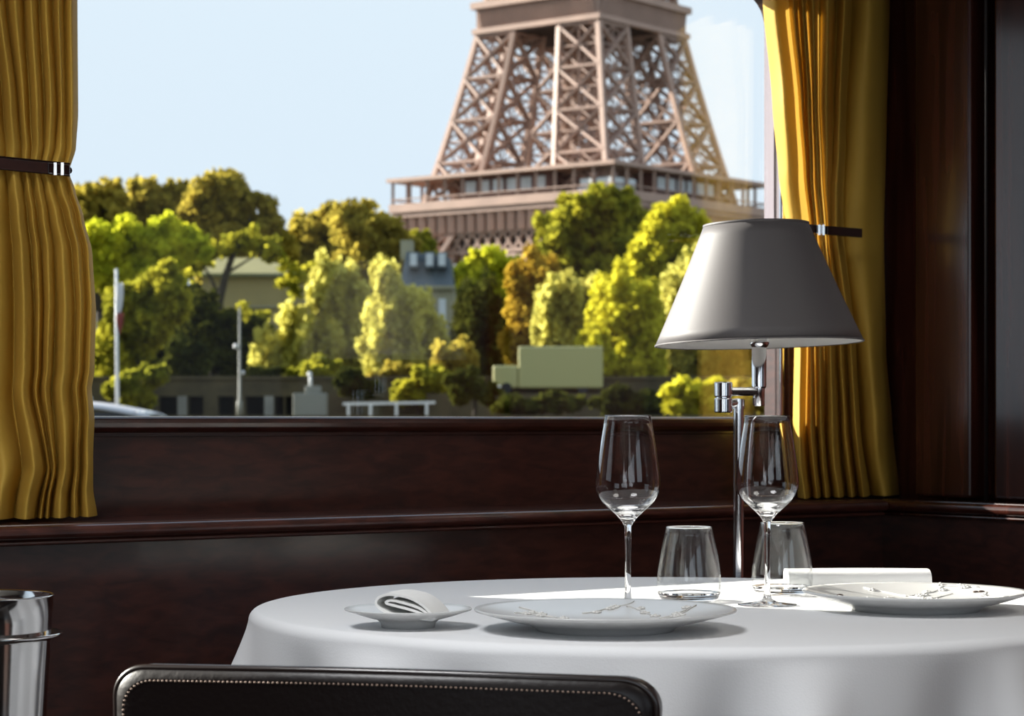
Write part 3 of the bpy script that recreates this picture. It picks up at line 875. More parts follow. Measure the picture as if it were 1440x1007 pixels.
# ------------------------------------------------------------------ iron tower
def tower():
    ZC0 = 620.0; off = (818-720)/F
    C0 = Vector((off*ZC0, ZC0, 0))
    th = math.radians(38)
    a = Vector((-math.cos(th), math.sin(th), 0)); b = Vector((math.sin(th), math.cos(th), 0))
    root = thing('iron_tower', 'brown lattice iron tower rising behind the trees', 'tower', (C0.x, C0.y, EYE))
    def P(i, j, z): return a*i + b*j + Vector((0,0,z))
    def side(z):     # outer width of the pillar square against height above the eye
        if z >= 57: 
            q = (z-57)/(106-57); return 61.5 + (39.6-61.5)*q + 3.2*q*(q-1)
        q = (57-z)/57; return 61.5 + 60*q
    def pw(z):
        if z >= 57: return 17.2 + (12.4-17.2)*(z-57)/(106-57)
        return 17.2 + 8*(57-z)/57
    lev = [5, 22, 38, 50, 58, 69.5, 81, 92.5, 104, 114, 126]
    for si in (-1, 1):
        for sj in (-1, 1):
            lat = MB()
            def corner(ci, cj, z):
                s = side(z)/2; w = pw(z)
                return P(si*(s - (0 if ci else w)), sj*(s - (0 if cj else w)), z)
            faces = [((0,0),(1,0)), ((1,0),(1,1)), ((1,1),(0,1)), ((0,1),(0,0))]
            for z0, z1 in zip(lev[:-1], lev[1:]):
                for (p, q) in faces:
                    A0, B0, A1, B1 = corner(*p, z0), corner(*q, z0), corner(*p, z1), corner(*q, z1)
                    lat.bar(A0, B1, 1.35, .7); lat.bar(B0, A1, 1.35, .7); lat.bar(A1, B1, 1.1, .7)
                    Mm = (A0+B0+A1+B1)/4
                    lat.bar((A0+A1)/2, (B0+B1)/2, .5, .4)
                    lat.bar((A0+B0)/2, (A1+B1)/2, .5, .4)
                    # gusset where the braces cross
                    lat.bar(Mm-Vector((0,0,.9)), Mm+Vector((0,0,.9)), 1.9, .9)
                    if z1 > 50:
                        for (u, v, w_, t_) in ((A0,(A0+B0)/2,(A0+A1)/2,0),(B0,(A0+B0)/2,(B0+B1)/2,0),(A1,(A1+B1)/2,(A0+A1)/2,0),(B1,(A1+B1)/2,(B0+B1)/2,0)):
                            lat.bar(v, w_, .4, .3)
                # inner cross frames
                c00, c11, c10, c01 = corner(0,0,z1), corner(1,1,z1), corner(1,0,z1), corner(0,1,z1)
                lat.bar(c00, c11, .6); lat.bar(c10, c01, .6)
                zm = (z0+z1)/2
                # stair flights and lift rails inside the pillar
                lat.bar((corner(0,0,z0)+corner(1,0,z0))/2, (corner(0,1,z1)+corner(1,1,z1))/2, .9, .5)
                lat.bar((corner(0,0,z0)*.6+corner(1,1,z0)*.4), (corner(0,0,z1)*.6+corner(1,1,z1)*.4), .8)
                lat.bar((corner(0,0,z0)*.4+corner(1,1,z0)*.6), (corner(0,0,z1)*.4+corner(1,1,z1)*.6), .8)
            pl = lat.build('pillar', M['brown_iron2'], root)
            for ci in (0, 1):
                for cj in (0, 1):
                    ch = MB(); ch.tube([corner(ci,cj,z) for z in lev], .95, 4); ch.s = [False]*len(ch.s)
                    ch.build('chord', M['brown_iron'], pl)
    # first-floor gallery
    G = 37.2
    def ring(mb, g, z0, z1, t):
        for (i0, j0, i1, j1) in ((-g,-g,g,-g+t), (-g,g-t,g,g), (-g,-g+t,-g+t,g-t), (g-t,-g+t,g,g-t)):
            vs = [P(*p) for p in ((i0,j0,z0),(i1,j0,z0),(i1,j1,z0),(i0,j1,z0),(i0,j0,z1),(i1,j0,z1),(i1,j1,z1),(i0,j1,z1))]
            mb.add(vs, [(0,3,2,1),(4,5,6,7),(0,1,5,4),(1,2,6,5),(2,3,7,6),(3,0,4,7)])
    mb = MB(); ring(mb, G+.5, 64.2, 65.2, 13); mb.build('gallery_roof', M['brown_iron'], root)
    mb = MB(); ring(mb, G, 56.0, 58.3, 14); mb.build('gallery_deck', M['brown_iron'], root)
    mb = MB(); ring(mb, G-.5, 54.6, 56.0, 12); mb.build('cornice', M['brown_iron2'], root)
    # fascia below, with its upright ribs
    fr = MB(); ring(fr, G-2.6, 49.2, 55.0, 1.0)
    ribs = MB()
    for k in range(-10, 11):
        q = k*3.35
        for (i, j) in ((q, -G+1.6), (-G+1.6, q), (q, G-1.6), (G-1.6, q)):
            ribs.bar(P(i, j, 49.6), P(i, j, 55.4), 1.1, 2.0)
    f_ = fr.build('frieze', M['brown_iron'], root); ribs.build('rib', M['brown_iron'], f_)
    # open lattice band under the fascia, arching down to the pillars
    lat = MB(); g2 = G-2.8; n = 20
    def face_pts(fi, t, z):
        v = -g2 + 2*g2*t
        return [P(v,-g2,z), P(-g2,v,z), P(v,g2,z), P(g2,v,z)][fi]
    for fi in range(4):
        for k in range(n):
            t0, t1 = k/n, (k+1)/n
            z0 = 44.5; z1 = 49.4
            lat.bar(face_pts(fi,t0,z0), face_pts(fi,t1,z1), .9, .6); lat.bar(face_pts(fi,t1,z0), face_pts(fi,t0,z1), .9, .6)
            lat.bar(face_pts(fi,t0,z0), face_pts(fi,t1,z0), .9); lat.bar(face_pts(fi,t0,z1), face_pts(fi,t1,z1), .7)
            # arch
            za = lambda t_: 43 - 60*(t_-.5)**2
            lat.bar(face_pts(fi,t0,za(t0)), face_pts(fi,t1,za(t1)), 1.6)
            lat.bar(face_pts(fi,t0,za(t0)), face_pts(fi,t0,z0), .6)
    lat.build('arch_lattice', M['brown_iron'], root)
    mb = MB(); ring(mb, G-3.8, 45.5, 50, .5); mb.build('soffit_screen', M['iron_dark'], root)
    # gallery posts and balustrade
    post = MB(); post.bar((0,0,58.2), (0,0,64.4), .8); p0 = None
    spots = []
    for k in range(0, 13):
        q = -G+.8 + (2*G-1.6)*k/12
        spots += [(q, -G+.8), (q, G-.8)]
        if 0 < k < 12: spots += [(-G+.8, q), (G-.8, q)]
    for (i, j) in spots:
        v = P(i, j, 0)
        if p0 is None: p0 = post.build('gallery_post', M['brown_iron2'], root); p0.location = v
        else:
            c = p0.copy(); COL.objects.link(c); c.parent = root; c.location = v
    mb = MB()
    for z in (59.5,):
        for (i0,j0,i1,j1) in ((-G+.4,-G+.4,G-.4,-G+.4), (-G+.4,-G+.4,-G+.4,G-.4), (G-.4,-G+.4,G-.4,G-.4), (-G+.4,G-.4,G-.4,G-.4)):
            mb.bar(P(i0,j0,z), P(i1,j1,z), .35)
    mb.build('balustrade', M['brown_iron2'], root)
    # pavilions between the pillars
    pvs = [(-15,-34,15,-22), (-34,-15,-22,15), (-15,22,15,34), (22,-15,34,15)]
    for idx, (i0, j0, i1, j1) in enumerate(pvs):
        mb = MB(); vs = [P(*p) for p in ((i0,j0,58.2),(i1,j0,58.2),(i1,j1,58.2),(i0,j1,58.2),(i0,j0,64.0),(i1,j0,64.0),(i1,j1,64.0),(i0,j1,64.0))]
        mb.add(vs, [(0,3,2,1),(4,5,6,7),(0,1,5,4),(1,2,6,5),(2,3,7,6),(3,0,4,7)])
        pv = mb.build('pavilion', M['red_brown'], root)
        wbm = MB()
        for k in range(6):
            u0 = -13.5 + 4.6*k; u1 = u0+3.3
            if idx == 0: wbm.bar(P(u0, j0-.2, 61.4), P(u1, j0-.2, 61.4), .3, 3.4)
            if idx == 1: wbm.bar(P(i0-.2, u0, 61.4), P(i0-.2, u1, 61.4), .3, 3.4)
        if wbm.v: wbm.build('window_band', M['tower_glass'], pv)
    # glazed corner kiosk behind the nearest corner
    mb = MB()
    vs = [P(*p) for p in ((-36,-36,58.3),(-26,-36,58.3),(-26,-26,58.3),(-36,-26,58.3),(-36,-36,61.2),(-26,-36,61.2),(-26,-26,61.2),(-36,-26,61.2))]
    mb.add(vs, [(0,3,2,1),(4,5,6,7),(0,1,5,4),(1,2,6,5),(2,3,7,6),(3,0,4,7)]); mb.build('corner_kiosk', M['tower_glass'], root)
    # second-floor ring
    g = side(106)/2 + .6
    mb = MB(); ring(mb, g, 105.5, 112.0, .8); fs = mb.build('second_floor_fascia', M['brown_iron2'], root)
    mb = MB(); ring(mb, g+.9, 104.6, 106.0, 2); mb.build('girder', M['brown_iron'], fs)
    mb = MB(); ring(mb, g+1.2, 111.4, 113.2, 2.2); mb.build('girder', M['brown_iron'], fs)
    mb = MB()
    for k in range(-24, 25):
        q = k*.8
        if abs(q) > g: continue
        for (i, j) in ((q, -g-.35), (-g-.35, q)):
            i2, j2 = (i+.9, j) if abs(j) > g else (i, j+.9)
            mb.bar(P(i, j, 106.2), P(i2, j2, 111.2), .28, .3)
    mb.build('fascia_lattice', M['brown_iron'], fs)
    mb = MB()
    n = 8
    for k in range(n+1):
        q = -g+.8 + (2*g-1.6)*k/n
        mb.bar(P(q,-g+.5,105.5), P(q,g-.5,105.5), 1.2, 1.6); mb.bar(P(-g+.5,q,104.9), P(g-.5,q,104.9), 1.2, 1.6)
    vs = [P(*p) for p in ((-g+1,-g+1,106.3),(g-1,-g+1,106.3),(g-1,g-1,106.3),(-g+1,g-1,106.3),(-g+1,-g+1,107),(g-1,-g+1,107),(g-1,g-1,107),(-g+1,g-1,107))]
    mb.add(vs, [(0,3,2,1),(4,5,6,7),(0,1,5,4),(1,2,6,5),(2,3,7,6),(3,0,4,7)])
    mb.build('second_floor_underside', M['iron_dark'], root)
    mb = MB(); ring(mb, g+2.4, 116.5, 118, 5); mb.build('second_floor_deck', M['brown_iron'], root)
    return root
tower()

# ------------------------------------------------------------------ trees
def leafmesh(name, mat, clumps, nleaf, size, parent=None, droop=0.0, seed=0):
    """clumps: (centre, radii); leaves are small folded blades spread through each clump"""
    rng = np.random.default_rng(seed)
    C = np.array([c for c, r in clumps]); Rr = np.array([r for c, r in clumps])
    vol = (Rr[:,0]*Rr[:,1]*Rr[:,2])**(2/3); pr_ = vol/vol.sum()
    idx = rng.choice(len(clumps), nleaf, p=pr_)
    d = rng.normal(size=(nleaf,3)); d /= np.linalg.norm(d, axis=1)[:,None]
    rad = (rng.uniform(.0, 1.0, nleaf)**.6*1.35)[:,None]
    p = C[idx] + d*Rr[idx]*rad
    a = rng.normal(size=(nleaf,3)); a /= np.linalg.norm(a, axis=1)[:,None]
    if droop: a = a*(1-droop) + np.array([0,0,-1])*droop; a /= np.linalg.norm(a, axis=1)[:,None]
    t = rng.normal(size=(nleaf,3)); b = np.cross(a, t); b /= np.linalg.norm(b, axis=1)[:,None]
    nrm = np.cross(a, b)
    L = size*rng.uniform(.6, 1.3, nleaf)[:,None]; W_ = L*.38
    v = np.stack([p - a*L*.5, p + b*W_ + nrm*L*.08, p + a*L*.5, p - b*W_ + nrm*L*.08], 1).reshape(-1,3)
    me = bpy.data.meshes.new(name)
    n = nleaf
    me.vertices.add(4*n); me.vertices.foreach_set('co', v.ravel())
    me.loops.add(4*n); me.loops.foreach_set('vertex_index', np.arange(4*n, dtype=np.int32))
    me.polygons.add(n); me.polygons.foreach_set('loop_start', np.arange(0,4*n,4,dtype=np.int32)); me.polygons.foreach_set('loop_total', np.full(n,4,dtype=np.int32))
    me.materials.append(mat); me.update(calc_edges=True); me.validate()
    o = bpy.data.objects.new(name, me); COL.objects.link(o)
    if parent is not None: o.parent = parent
    return o
LM = {
 'olive': leafmat('leaf_olive', (0.271,0.218,0.0308), (0.497,0.393,0.0616), .66),
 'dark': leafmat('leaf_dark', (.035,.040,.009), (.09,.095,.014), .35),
 'mid': leafmat('leaf_mid', (0.226,0.226,0.0231), (0.452,0.407,0.0347), .66),
 'bright': leafmat('leaf_bright', (0.467,0.494,0.027), (0.671,0.647,0.0424), .66),
 'pale': leafmat('leaf_pale', (0.452,0.407,0.0809), (0.671,0.624,0.144), .66),
 'yellow': leafmat('leaf_yellow', (0.482,0.436,0.0308), (0.671,0.624,0.0481), .66),
 'rust': leafmat('leaf_rust', (0.361,0.232,0.0231), (0.542,0.378,0.0481), .66),
}
def tree(name, label, cat, kind, d, crowns, nleaf, base, droop=0.0, seed=1, group=None, size=None, bare=.0):
    rnd = random.Random(seed)
    cx = sum(c[0]*c[2] for c in crowns)/sum(c[2] for c in crowns)
    root = thing(name, label, cat, ((cx-720)/F*d, d, base), 0, group)
    o = Vector(root.location); clumps = []; limbs = MB()
    ymin = min(c[1]-c[3] for c in crowns)
    ztop = z_at(ymin, d) - base
    tr = max(.12, ztop*.022)
    fork = Vector((0, 0, ztop*.38))
    tp = [Vector((0,0,-.3)), Vector((tr*.3, 0, ztop*.2)), fork]
    limbs.tube(tp, [tr*1.3, tr, tr*.8], 8)
    for ci, (x, y, rx, ry) in enumerate(crowns):
        c = at(x, y, d) - o; R3 = Vector((rx, (rx+ry)*.5, ry))*(d/F)
        limbs.tube([fork, (fork+c)/2+Vector((0,0,ztop*.04)), c+Vector((0,0,R3.z*.3))], [tr*.6, tr*.4, tr*.12], 6)
        nc = max(16, int(60*(rx*ry/2500)**.5))
        for k in range(nc):
            dv = Vector((rnd.gauss(0,1), rnd.gauss(0,1), rnd.gauss(0,1))).normalized()*(rnd.uniform(.10,1.12)**.5)
            cc = c + Vector((dv.x*R3.x, dv.y*R3.y, dv.z*R3.z))*.86
            f = rnd.uniform(.10,.27)
            clumps.append((tuple(cc), (R3.x*f, R3.y*f, R3.z*f*(1.5 if droop else 1))))
            if k % 6 == 0: limbs.tube([c, (c+cc)/2+Vector((0,0,.02*ztop)), cc], [tr*.22, tr*.15, tr*.06], 5)
    limbs.build('trunk', M['bark'], root)
    leafmesh('foliage', LM[kind], clumps, int(nleaf*2.1), size or .0034*d, root, droop, seed)
    return root
G1 = 'trees on the far bank'
far = ZU-.1
T = [
 ('broadleaf_tree','tall olive tree with its top right beside the left curtain','olive',240,[(142,300,46,55),(118,330,30,60),(150,360,50,50)],6200,0),
 ('broadleaf_tree','olive tree with a thin gappy top left of the tallest crown','olive',262,[(212,300,44,50),(250,290,34,42),(230,350,50,50)],5200,0),
 ('broadleaf_tree','tallest olive tree of the left-hand treetops','olive',240,[(312,290,58,58),(365,328,44,52),(300,345,75,50),(390,365,40,40)],9500,0),
 ('broadleaf_tree','olive tree standing left of the dip before the tower','olive',266,[(448,338,46,52),(420,385,56,56),(470,400,50,50)],6200,0),
 ('broadleaf_tree','olive tree with a domed top left of the slate roof','olive',245,[(512,336,54,56),(556,356,42,42),(520,395,70,56)],8000,0),
 ('broadleaf_tree','low green tree at the left foot of the tower','mid',300,[(590,346,34,28),(560,360,30,30)],2600,0),
 ('broadleaf_tree','bright lime green tree beside the left curtain','bright',180,[(170,345,58,44),(238,345,46,44),(140,375,40,46),(205,385,60,34),(280,352,20,22)],8600,0),
 ('broadleaf_tree','dark green tree hanging behind the flagpole','mid',170,[(190,450,46,60),(160,505,40,60),(228,415,44,46)],5200,0),
 ('broadleaf_tree','dark-leaved tree standing in for shade under the beige building','dark',184,[(300,480,56,50),(355,500,50,50),(250,500,50,60),(280,440,30,34)],7500,0),  # leaf colour kept dark to imitate the shade under the trees
 ('willow_tree','pale weeping tree directly under the dip in the treetops','pale',170,[(466,415,38,56),(436,490,48,62),(478,500,44,64),(392,505,44,50),(500,450,24,60)],9600,.55),
 ('willow_tree','pale weeping tree in front of the slate-roofed house','pale',160,[(540,425,32,58),(588,470,40,62),(545,495,44,62),(604,515,36,52),(560,450,34,50)],9600,.55),
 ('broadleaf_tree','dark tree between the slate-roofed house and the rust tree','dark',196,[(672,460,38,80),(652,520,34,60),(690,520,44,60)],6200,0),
 ('broadleaf_tree','bright green treetop under the tower gallery','bright',226,[(690,388,50,42),(652,400,26,34),(720,400,30,40)],4600,0),
 ('broadleaf_tree','rust tinged tree left of the bright tall trees','rust',182,[(752,412,42,66),(735,475,38,50),(770,470,30,60)],5600,0),
 ('broadleaf_tree','big green tree reaching up over the tower gallery','mid',240,[(835,315,62,54),(798,340,52,56),(890,345,56,52),(850,380,90,50),(868,290,36,34)],12000,0),
 ('broadleaf_tree','yellow-green treetop left of the lamp shade','yellow',222,[(948,318,48,40),(985,350,46,46),(930,360,50,40)],6000,0),
 ('poplar_tree','pale yellow tree with upright plumes behind the van','pale',172,[(805,440,40,60),(775,450,28,56),(815,490,40,54)],6000,.35),
 ('poplar_tree','bright yellow tree rising above the left wine glass','yellow',163,[(880,440,52,62),(872,505,52,60),(905,490,34,70)],8400,.25),
 ('poplar_tree','pale yellow tree directly behind the lamp shade','pale',174,[(968,425,50,72),(962,505,50,64),(1020,480,46,80)],9600,.35),
 ('broadleaf_tree','rust green tree behind the lamp pivot','rust',160,[(1048,515,44,60),(1085,450,50,60)],5600,0),
]
for i, (n_, lab, kind, d_, cr_, nl, dr) in enumerate(T):
    tree(n_, lab, 'tree', kind, d_, cr_, nl, far, dr, 20+i, G1)
# belt of darker trees farther back that closes the gaps
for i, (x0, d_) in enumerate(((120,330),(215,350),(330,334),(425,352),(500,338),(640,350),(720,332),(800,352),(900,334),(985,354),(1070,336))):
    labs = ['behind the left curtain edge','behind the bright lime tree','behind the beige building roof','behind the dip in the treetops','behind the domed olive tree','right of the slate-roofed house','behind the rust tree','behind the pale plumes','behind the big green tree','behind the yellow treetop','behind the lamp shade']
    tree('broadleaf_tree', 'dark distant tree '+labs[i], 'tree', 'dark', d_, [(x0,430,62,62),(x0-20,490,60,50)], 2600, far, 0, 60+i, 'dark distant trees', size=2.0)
# shrubs on the quay
S = [
 ('shrub','green bush at the foot of the flagpole','mid',146,[(185,548,36,32),(215,530,20,20)],2200),
 ('shrub','dark bush right of the grey kiosk','dark',146,[(490,535,22,22),(520,548,20,14)],900),
 ('shrub','green bush under the pale weeping tree by the house','mid',147,[(600,540,36,26),(570,552,26,16)],1500),
 ('shrub','low dark bush left of the pale van','dark',140,[(655,540,30,26),(685,555,22,18)],1200),
 ('shrub','broad green bush between the kiosk and the barrier','mid',150.8,[(450,520,30,26),(420,535,20,18)],1500),
 ('shrub','olive bush above the right end of the barrier','olive',150.8,[(560,530,30,24),(530,538,24,16)],1500),
 ('shrub','dark bush above the quay right of the street lamp','dark',150.8,[(372,528,30,14)],900),
 ('shrub','olive bush left of the van bonnet','olive',150.8,[(640,505,30,40),(625,540,24,18)],1700),
 ('shrub','yellow bush behind the van roof','yellow',153,[(835,500,30,50)],1500),
 ('shrub','dark bush right of the flagpole over the quay','dark',150.8,[(262,505,36,28)],1500),
 ('shrub','low dark hedge bush under the pale van','dark',128,[(735,570,40,16),(790,568,40,15)],1600),
 ('shrub','low dark hedge bush above the left wine glass','dark',132.5,[(868,563,36,20),(905,566,34,18)],1500),
 ('shrub','yellow-green bush left of the lamp pivot','yellow',129,[(960,560,40,26),(1000,556,30,28)],1500),
 ('shrub','olive bush behind the lamp upright','olive',131,[(1045,560,36,24),(1075,560,30,24)],1300),
]
for i, (n_, lab, kind, d_, cr_, nl) in enumerate(S):
    tree(n_, lab, 'bush', kind, d_, cr_, nl, ZQ if d_ < 149 else far, 0, 90+i, 'bushes on the quay', size=.55)

# ------------------------------------------------------------------ buildings and small things on the bank
def XB(px, d): return (px-720)/F*d
# slate-roofed house
d = 212.0
root = thing('house', 'pale house with slate mansard roof left of the tower foot', 'house', (XB(598,d), d, far))
ox, oz = XB(598,d), far
def bx(mb, x0, x1, y0, y1, d0, d1):  # pixel box at depth
    mb.box((XB(x0,d)-ox, d0, z_at(y1,d)-oz), (XB(x1,d)-ox, d1, z_at(y0,d)-oz)); return mb
mb = MB(); bx(mb, 556, 638, 404, 545, 0, 12); mb.build('wall', M['lime'], root)
mb = MB()
x0, x1 = XB(562,d)-ox, XB(637,d)-ox; zb_, zt_ = z_at(404,d)-oz, z_at(352,d)-oz
vs = [(x0,-.3,zb_),(x1,-.3,zb_),(x1,12,zb_),(x0,12,zb_),(x0+.6,1.2,zt_),(x1-.3,1.2,zt_-.6),(x1-.3,11,zt_-.6),(x0+.6,11,zt_)]
mb.add(vs, [(0,3,2,1),(4,5,6,7),(0,1,5,4),(1,2,6,5),(2,3,7,6),(3,0,4,7)]); mb.build('roof', M['zinc'], root)
for xx in (582, 604.5, 622):
    mb = MB(); mb.box((XB(xx-7,d)-ox, -.55, z_at(377,d)-oz), (XB(xx+7,d)-ox, .9, z_at(355,d)-oz)); w_ = mb.build('dormer', M['zinc'], root)
    mb = MB(); mb.box((XB(xx-5,d)-ox, -.62, z_at(374,d)-oz), (XB(xx+4.5,d)-ox, -.5, z_at(357,d)-oz)); mb.build('dormer_window', M['winpale'], w_)
mb = MB(); bx(mb, 561, 578, 334, 360, 3, 6); mb.build('chimney', M['lime'], root)
for xx in (575, 600, 622):
    mb = MB(); bx(mb, xx-5, xx+5, 420, 450, -.1, .15); mb.build('window', M['winpale'], root)
mb = MB(); bx(mb, 554, 640, 402, 407, -.5, .4); mb.build('cornice', M['lime'], root)
# beige low building under the treetops
d = 200.0
ox = XB(350,d)
root = thing('building', 'beige building with hipped roof behind the left trees', 'building', (ox, d, far))
mb = MB(); bx(mb, 284, 428, 387, 520, 0, 14); mb.build('wall', M['beige'], root)
mb = MB(); zb_, zt_ = z_at(387,d)-oz, z_at(357,d)-oz
x0, x1 = XB(278,d)-ox, XB(431,d)-ox
vs = [(x0,-.6,zb_),(x1,-.6,zb_),(x1,14.6,zb_),(x0,14.6,zb_),(x0+.5,5,zt_),(XB(362,d)-ox,5,zt_),(XB(362,d)-ox,9,zt_),(x0+.5,9,zt_)]
mb.add(vs, [(0,3,2,1),(4,5,6,7),(0,1,5,4),(1,2,6,5),(2,3,7,6),(3,0,4,7)]); mb.build('roof', M['beige_roof'], root)
mb = MB(); bx(mb, 282, 430, 385, 389, -.75, .2); mb.build('gutter', M['dark_glass'], root)
mb = MB(); bx(mb, 332, 425, 430, 433, -.3, .2); mb.build('string_course', M['lime'], root)
# leaning tree in front of the beige building
d = 190.0
tb = Vector((XB(300,d), d, far)); root = thing('broadleaf_tree', 'leaning bare-stemmed tree in front of the beige building', 'tree', tb, 0, G1)
def lt(x, y): return at(x, y, d)-tb
mb = MB(); mb.tube([Vector((0,0,-.3)), lt(303,470), lt(309,420), lt(318,385), lt(330,352), lt(345,330)], [.42,.40,.36,.30,.24,.12], 8)
mb.tube([lt(309,420), lt(296,390), lt(282,366)], [.2,.14,.07], 6); mb.tube([lt(318,385), lt(345,368), lt(372,352)], [.16,.1,.05], 6)
mb.build('trunk', M['bark'], root)
cl_ = []
for (x, y, rx, ry) in ((350,338,26,14),(282,362,26,14),(375,350,20,12),(325,345,18,12),(262,372,24,18),(300,460,24,20),(410,392,20,26),(345,452,30,22)):
    for k in range(10):
        cl_.append((tuple(lt(x+random.gauss(0,rx*.5), y+random.gauss(0,ry*.5))+Vector((0,random.gauss(0,.7),0))), (.55,.55,.45)))
leafmesh('foliage', LM['mid'], cl_, 2600, .62, root, 0, 777)
# pale van on the quay road
d = 152.0
ox = XB(770,d); oz = z_at(553,d)
root = thing('van', 'pale boxy van parked on the bank between the rust tree and left wine glass', 'van', (ox, d-5.5, oz))
d = 146.5; ox = XB(770,d); root.location = (ox, d, z_at(550,d)); oz = z_at(550,d)
mb = MB(); bx(mb, 729, 848, 487, 546, 0, 2.2); mb.build('cargo_box', M['van'], root, bevel=.12)
mb = MB(); bx(mb, 693, 729, 514, 546, .1, 2.1); mb.build('bonnet', M['van'], root, bevel=.15)
for xx in (712, 820):
    c = Vector((XB(xx,d)-ox, .2, z_at(546,d)-oz))
    mb = MB(); mb.tube([c+Vector((0,-.15,0)), c+Vector((0,.2,0))], .36, 20); mb.build('wheel', M['rubber'], root)
mb = MB(); mb.ball((XB(694,d)-ox, .4, z_at(541,d)-oz), (.12,.18,.1), 10, 6); mb.ball((XB(702,d)-ox, -.02, z_at(544,d)-oz), (.14,.1,.09), 10, 6); mb.build('headlamp', M['white_paint'], root)
mb = MB(); mb.box((XB(690,d)-ox-.1, -.4, -.25), (XB(850,d)-ox, 2.6, -.12)); 
# low parapet that carries the van
mb = MB(); mb.box((XB(600,146.5), 146.0, ZQ-.1), (XB(1090,146.5), 149.0, oz-.16))
struct(mb.build('kerb', M['stone']), 'low stone parapet under the pale van', 'parapet')

# moored boat with a pale curved roof, flag pole on it
d = 58.0
o_ = Vector((XB(165,d), d, -2.5))
root = thing('boat', 'moored boat with pale curved roof beside the left curtain', 'boat', o_)
pts = []; nx = 30
for i in range(nx+1):
    px = 20 + (222-20)*i/nx
    y = 566 + 3*((px-120)/60)**2*.5 if px < 120 else 566 + 16.0*((px-120)/102)**1.5
    for j in range(7):
        yy = -1.6+3.2*j/6
        p = at(px, y, d); pts.append((p.x-o_.x, yy, p.z-o_.z-.10*(yy/1.6)**2))
mb = MB(); mb.grid(pts, nx+1, 7, True, True); mb.build('roof', M['boat'], root, solid=.06)
mb = MB(); mb.box((XB(20,d)-o_.x, -1.5, .15), (XB(205,d)-o_.x, 1.5, z_at(580,d)-o_.z)); mb.build('cabin', M['hull'], root)
mb = MB(); mb.box((XB(0,d)-o_.x, -1.9, -.05), (XB(240,d)-o_.x, 1.9, 1.4)); mb.build('hull', M['hull'], root, bevel=.3)
for (px, y, r) in ((135,560,.11),(197,579,.06),(207,580,.07),(215,580.5,.09),(222,581,.07)):
    c = at(px, y, d)-o_; mb = MB(); mb.ball((c.x, -1.2, c.z-.01), (r*1.2, r, r*.6), 12, 8); mb.build('deck_light', M['white_paint'], root)
fp = at(165, 576, d); fo = Vector((fp.x, d, fp.z+.06))
root = thing('flagpole', 'white flagpole with a furled flag on the boat roof', 'flagpole', fo)
top = at(163.5, 378, d)-fo
mb = MB(); mb.tube([Vector((0,0,0)), top], [.052, .036], 10); mb.build('pole', M['white_paint'], root)
def furl(name, y0, y1, mat):
    pts = []
    for i in range(9):
        for j in range(12):
            q = j/11; y = y0+(y1-y0)*q
            wdt = .02 + .16*math.sin(PI*min(1, .25+q*.75))*(1-.3*q)
            a = 2*PI*i/8
            c = at(166, y, d)-fo
            pts.append((c.x+.04+math.cos(a)*wdt*.6, math.sin(a)*wdt*.5, c.z+.02*math.sin(i*2+j)))
    mb = MB(); mb.grid(pts, 9, 12); return mb.build(name, mat, root)
furl('flag', 398, 445, M['flag_white']); furl('flag', 440, 470, M['flag_red'])['label'] = 'red lower end of the furled flag'
# street lamp, kiosk, railing
d = 140.0
p = at(337, 583, d); root = thing('street_lamp', 'slim pale street lamp in front of the quay openings', 'street lamp', (p.x, d, ZQ))
h = z_at(432, d)-ZQ
mb = MB(); mb.tube([(0,0,0),(0,0,.9),(0,0,1.0),(0,0,h)], [.20,.17,.09,.06], 10); mb.build('post', M['grey_paint'], root)
mb = MB(); mb.ball((-.25,0,z_at(487,d)-ZQ), .16, 10, 8); mb.ball((.2,0,z_at(524,d)-ZQ), .12, 10, 8); mb.build('lantern', M['white_paint'], root)
mb = MB(); mb.bar((-.25,0,z_at(490,d)-ZQ), (0,0,z_at(492,d)-ZQ), .05); mb.bar((.2,0,z_at(527,d)-ZQ), (0,0,z_at(528,d)-ZQ), .05); mb.build('bracket', M['grey_paint'], root)
p = at(437, 583, d); root = thing('kiosk', 'grey stone kiosk block left of the white barrier', 'kiosk', (p.x, d, ZQ))
def bz(mb, x0, x1, y0, y1, d0, d1): mb.box((XB(x0,d)-p.x, d0, z_at(y1,d)-ZQ), (XB(x1,d)-p.x, d1, z_at(y0,d)-ZQ)); return mb
mb = MB(); bz(mb, 412, 458, 553, 586, 0, 1.6); mb.build('plinth', M['grey_paint'], root, bevel=.05)
mb = MB(); bz(mb, 428, 450, 543, 553, .3, 1.2); mb.build('cap', M['grey_paint'], root, bevel=.05)
mb = MB(); mb.tube([(XB(435,d)-p.x,.7,z_at(545,d)-ZQ), (XB(435,d)-p.x,.7,z_at(526,d)-ZQ)], [.13,.09], 10); mb.ball((XB(434,d)-p.x,.7,z_at(526,d)-ZQ), .16, 10, 8); mb.build('finial', M['white_paint'], root)
d = 132.0
p = at(545, 583, d); root = thing('barrier', 'white horizontal barrier rail low on the quay', 'barrier', (p.x, d, ZQ))
mb = MB(); mb.bar((XB(482,d)-p.x,0,z_at(568,d)-ZQ), (XB(612,d)-p.x,0,z_at(566,d)-ZQ), .10, .15); mb.build('rail', M['white_paint'], root)
for xx in (521, 557.5, 490, 600):
    mb = MB(); mb.bar((XB(xx,d)-p.x,0,0), (XB(xx,d)-p.x,0,z_at(566,d)-ZQ), .16, .16); mb.build('post', M['white_paint'], root)

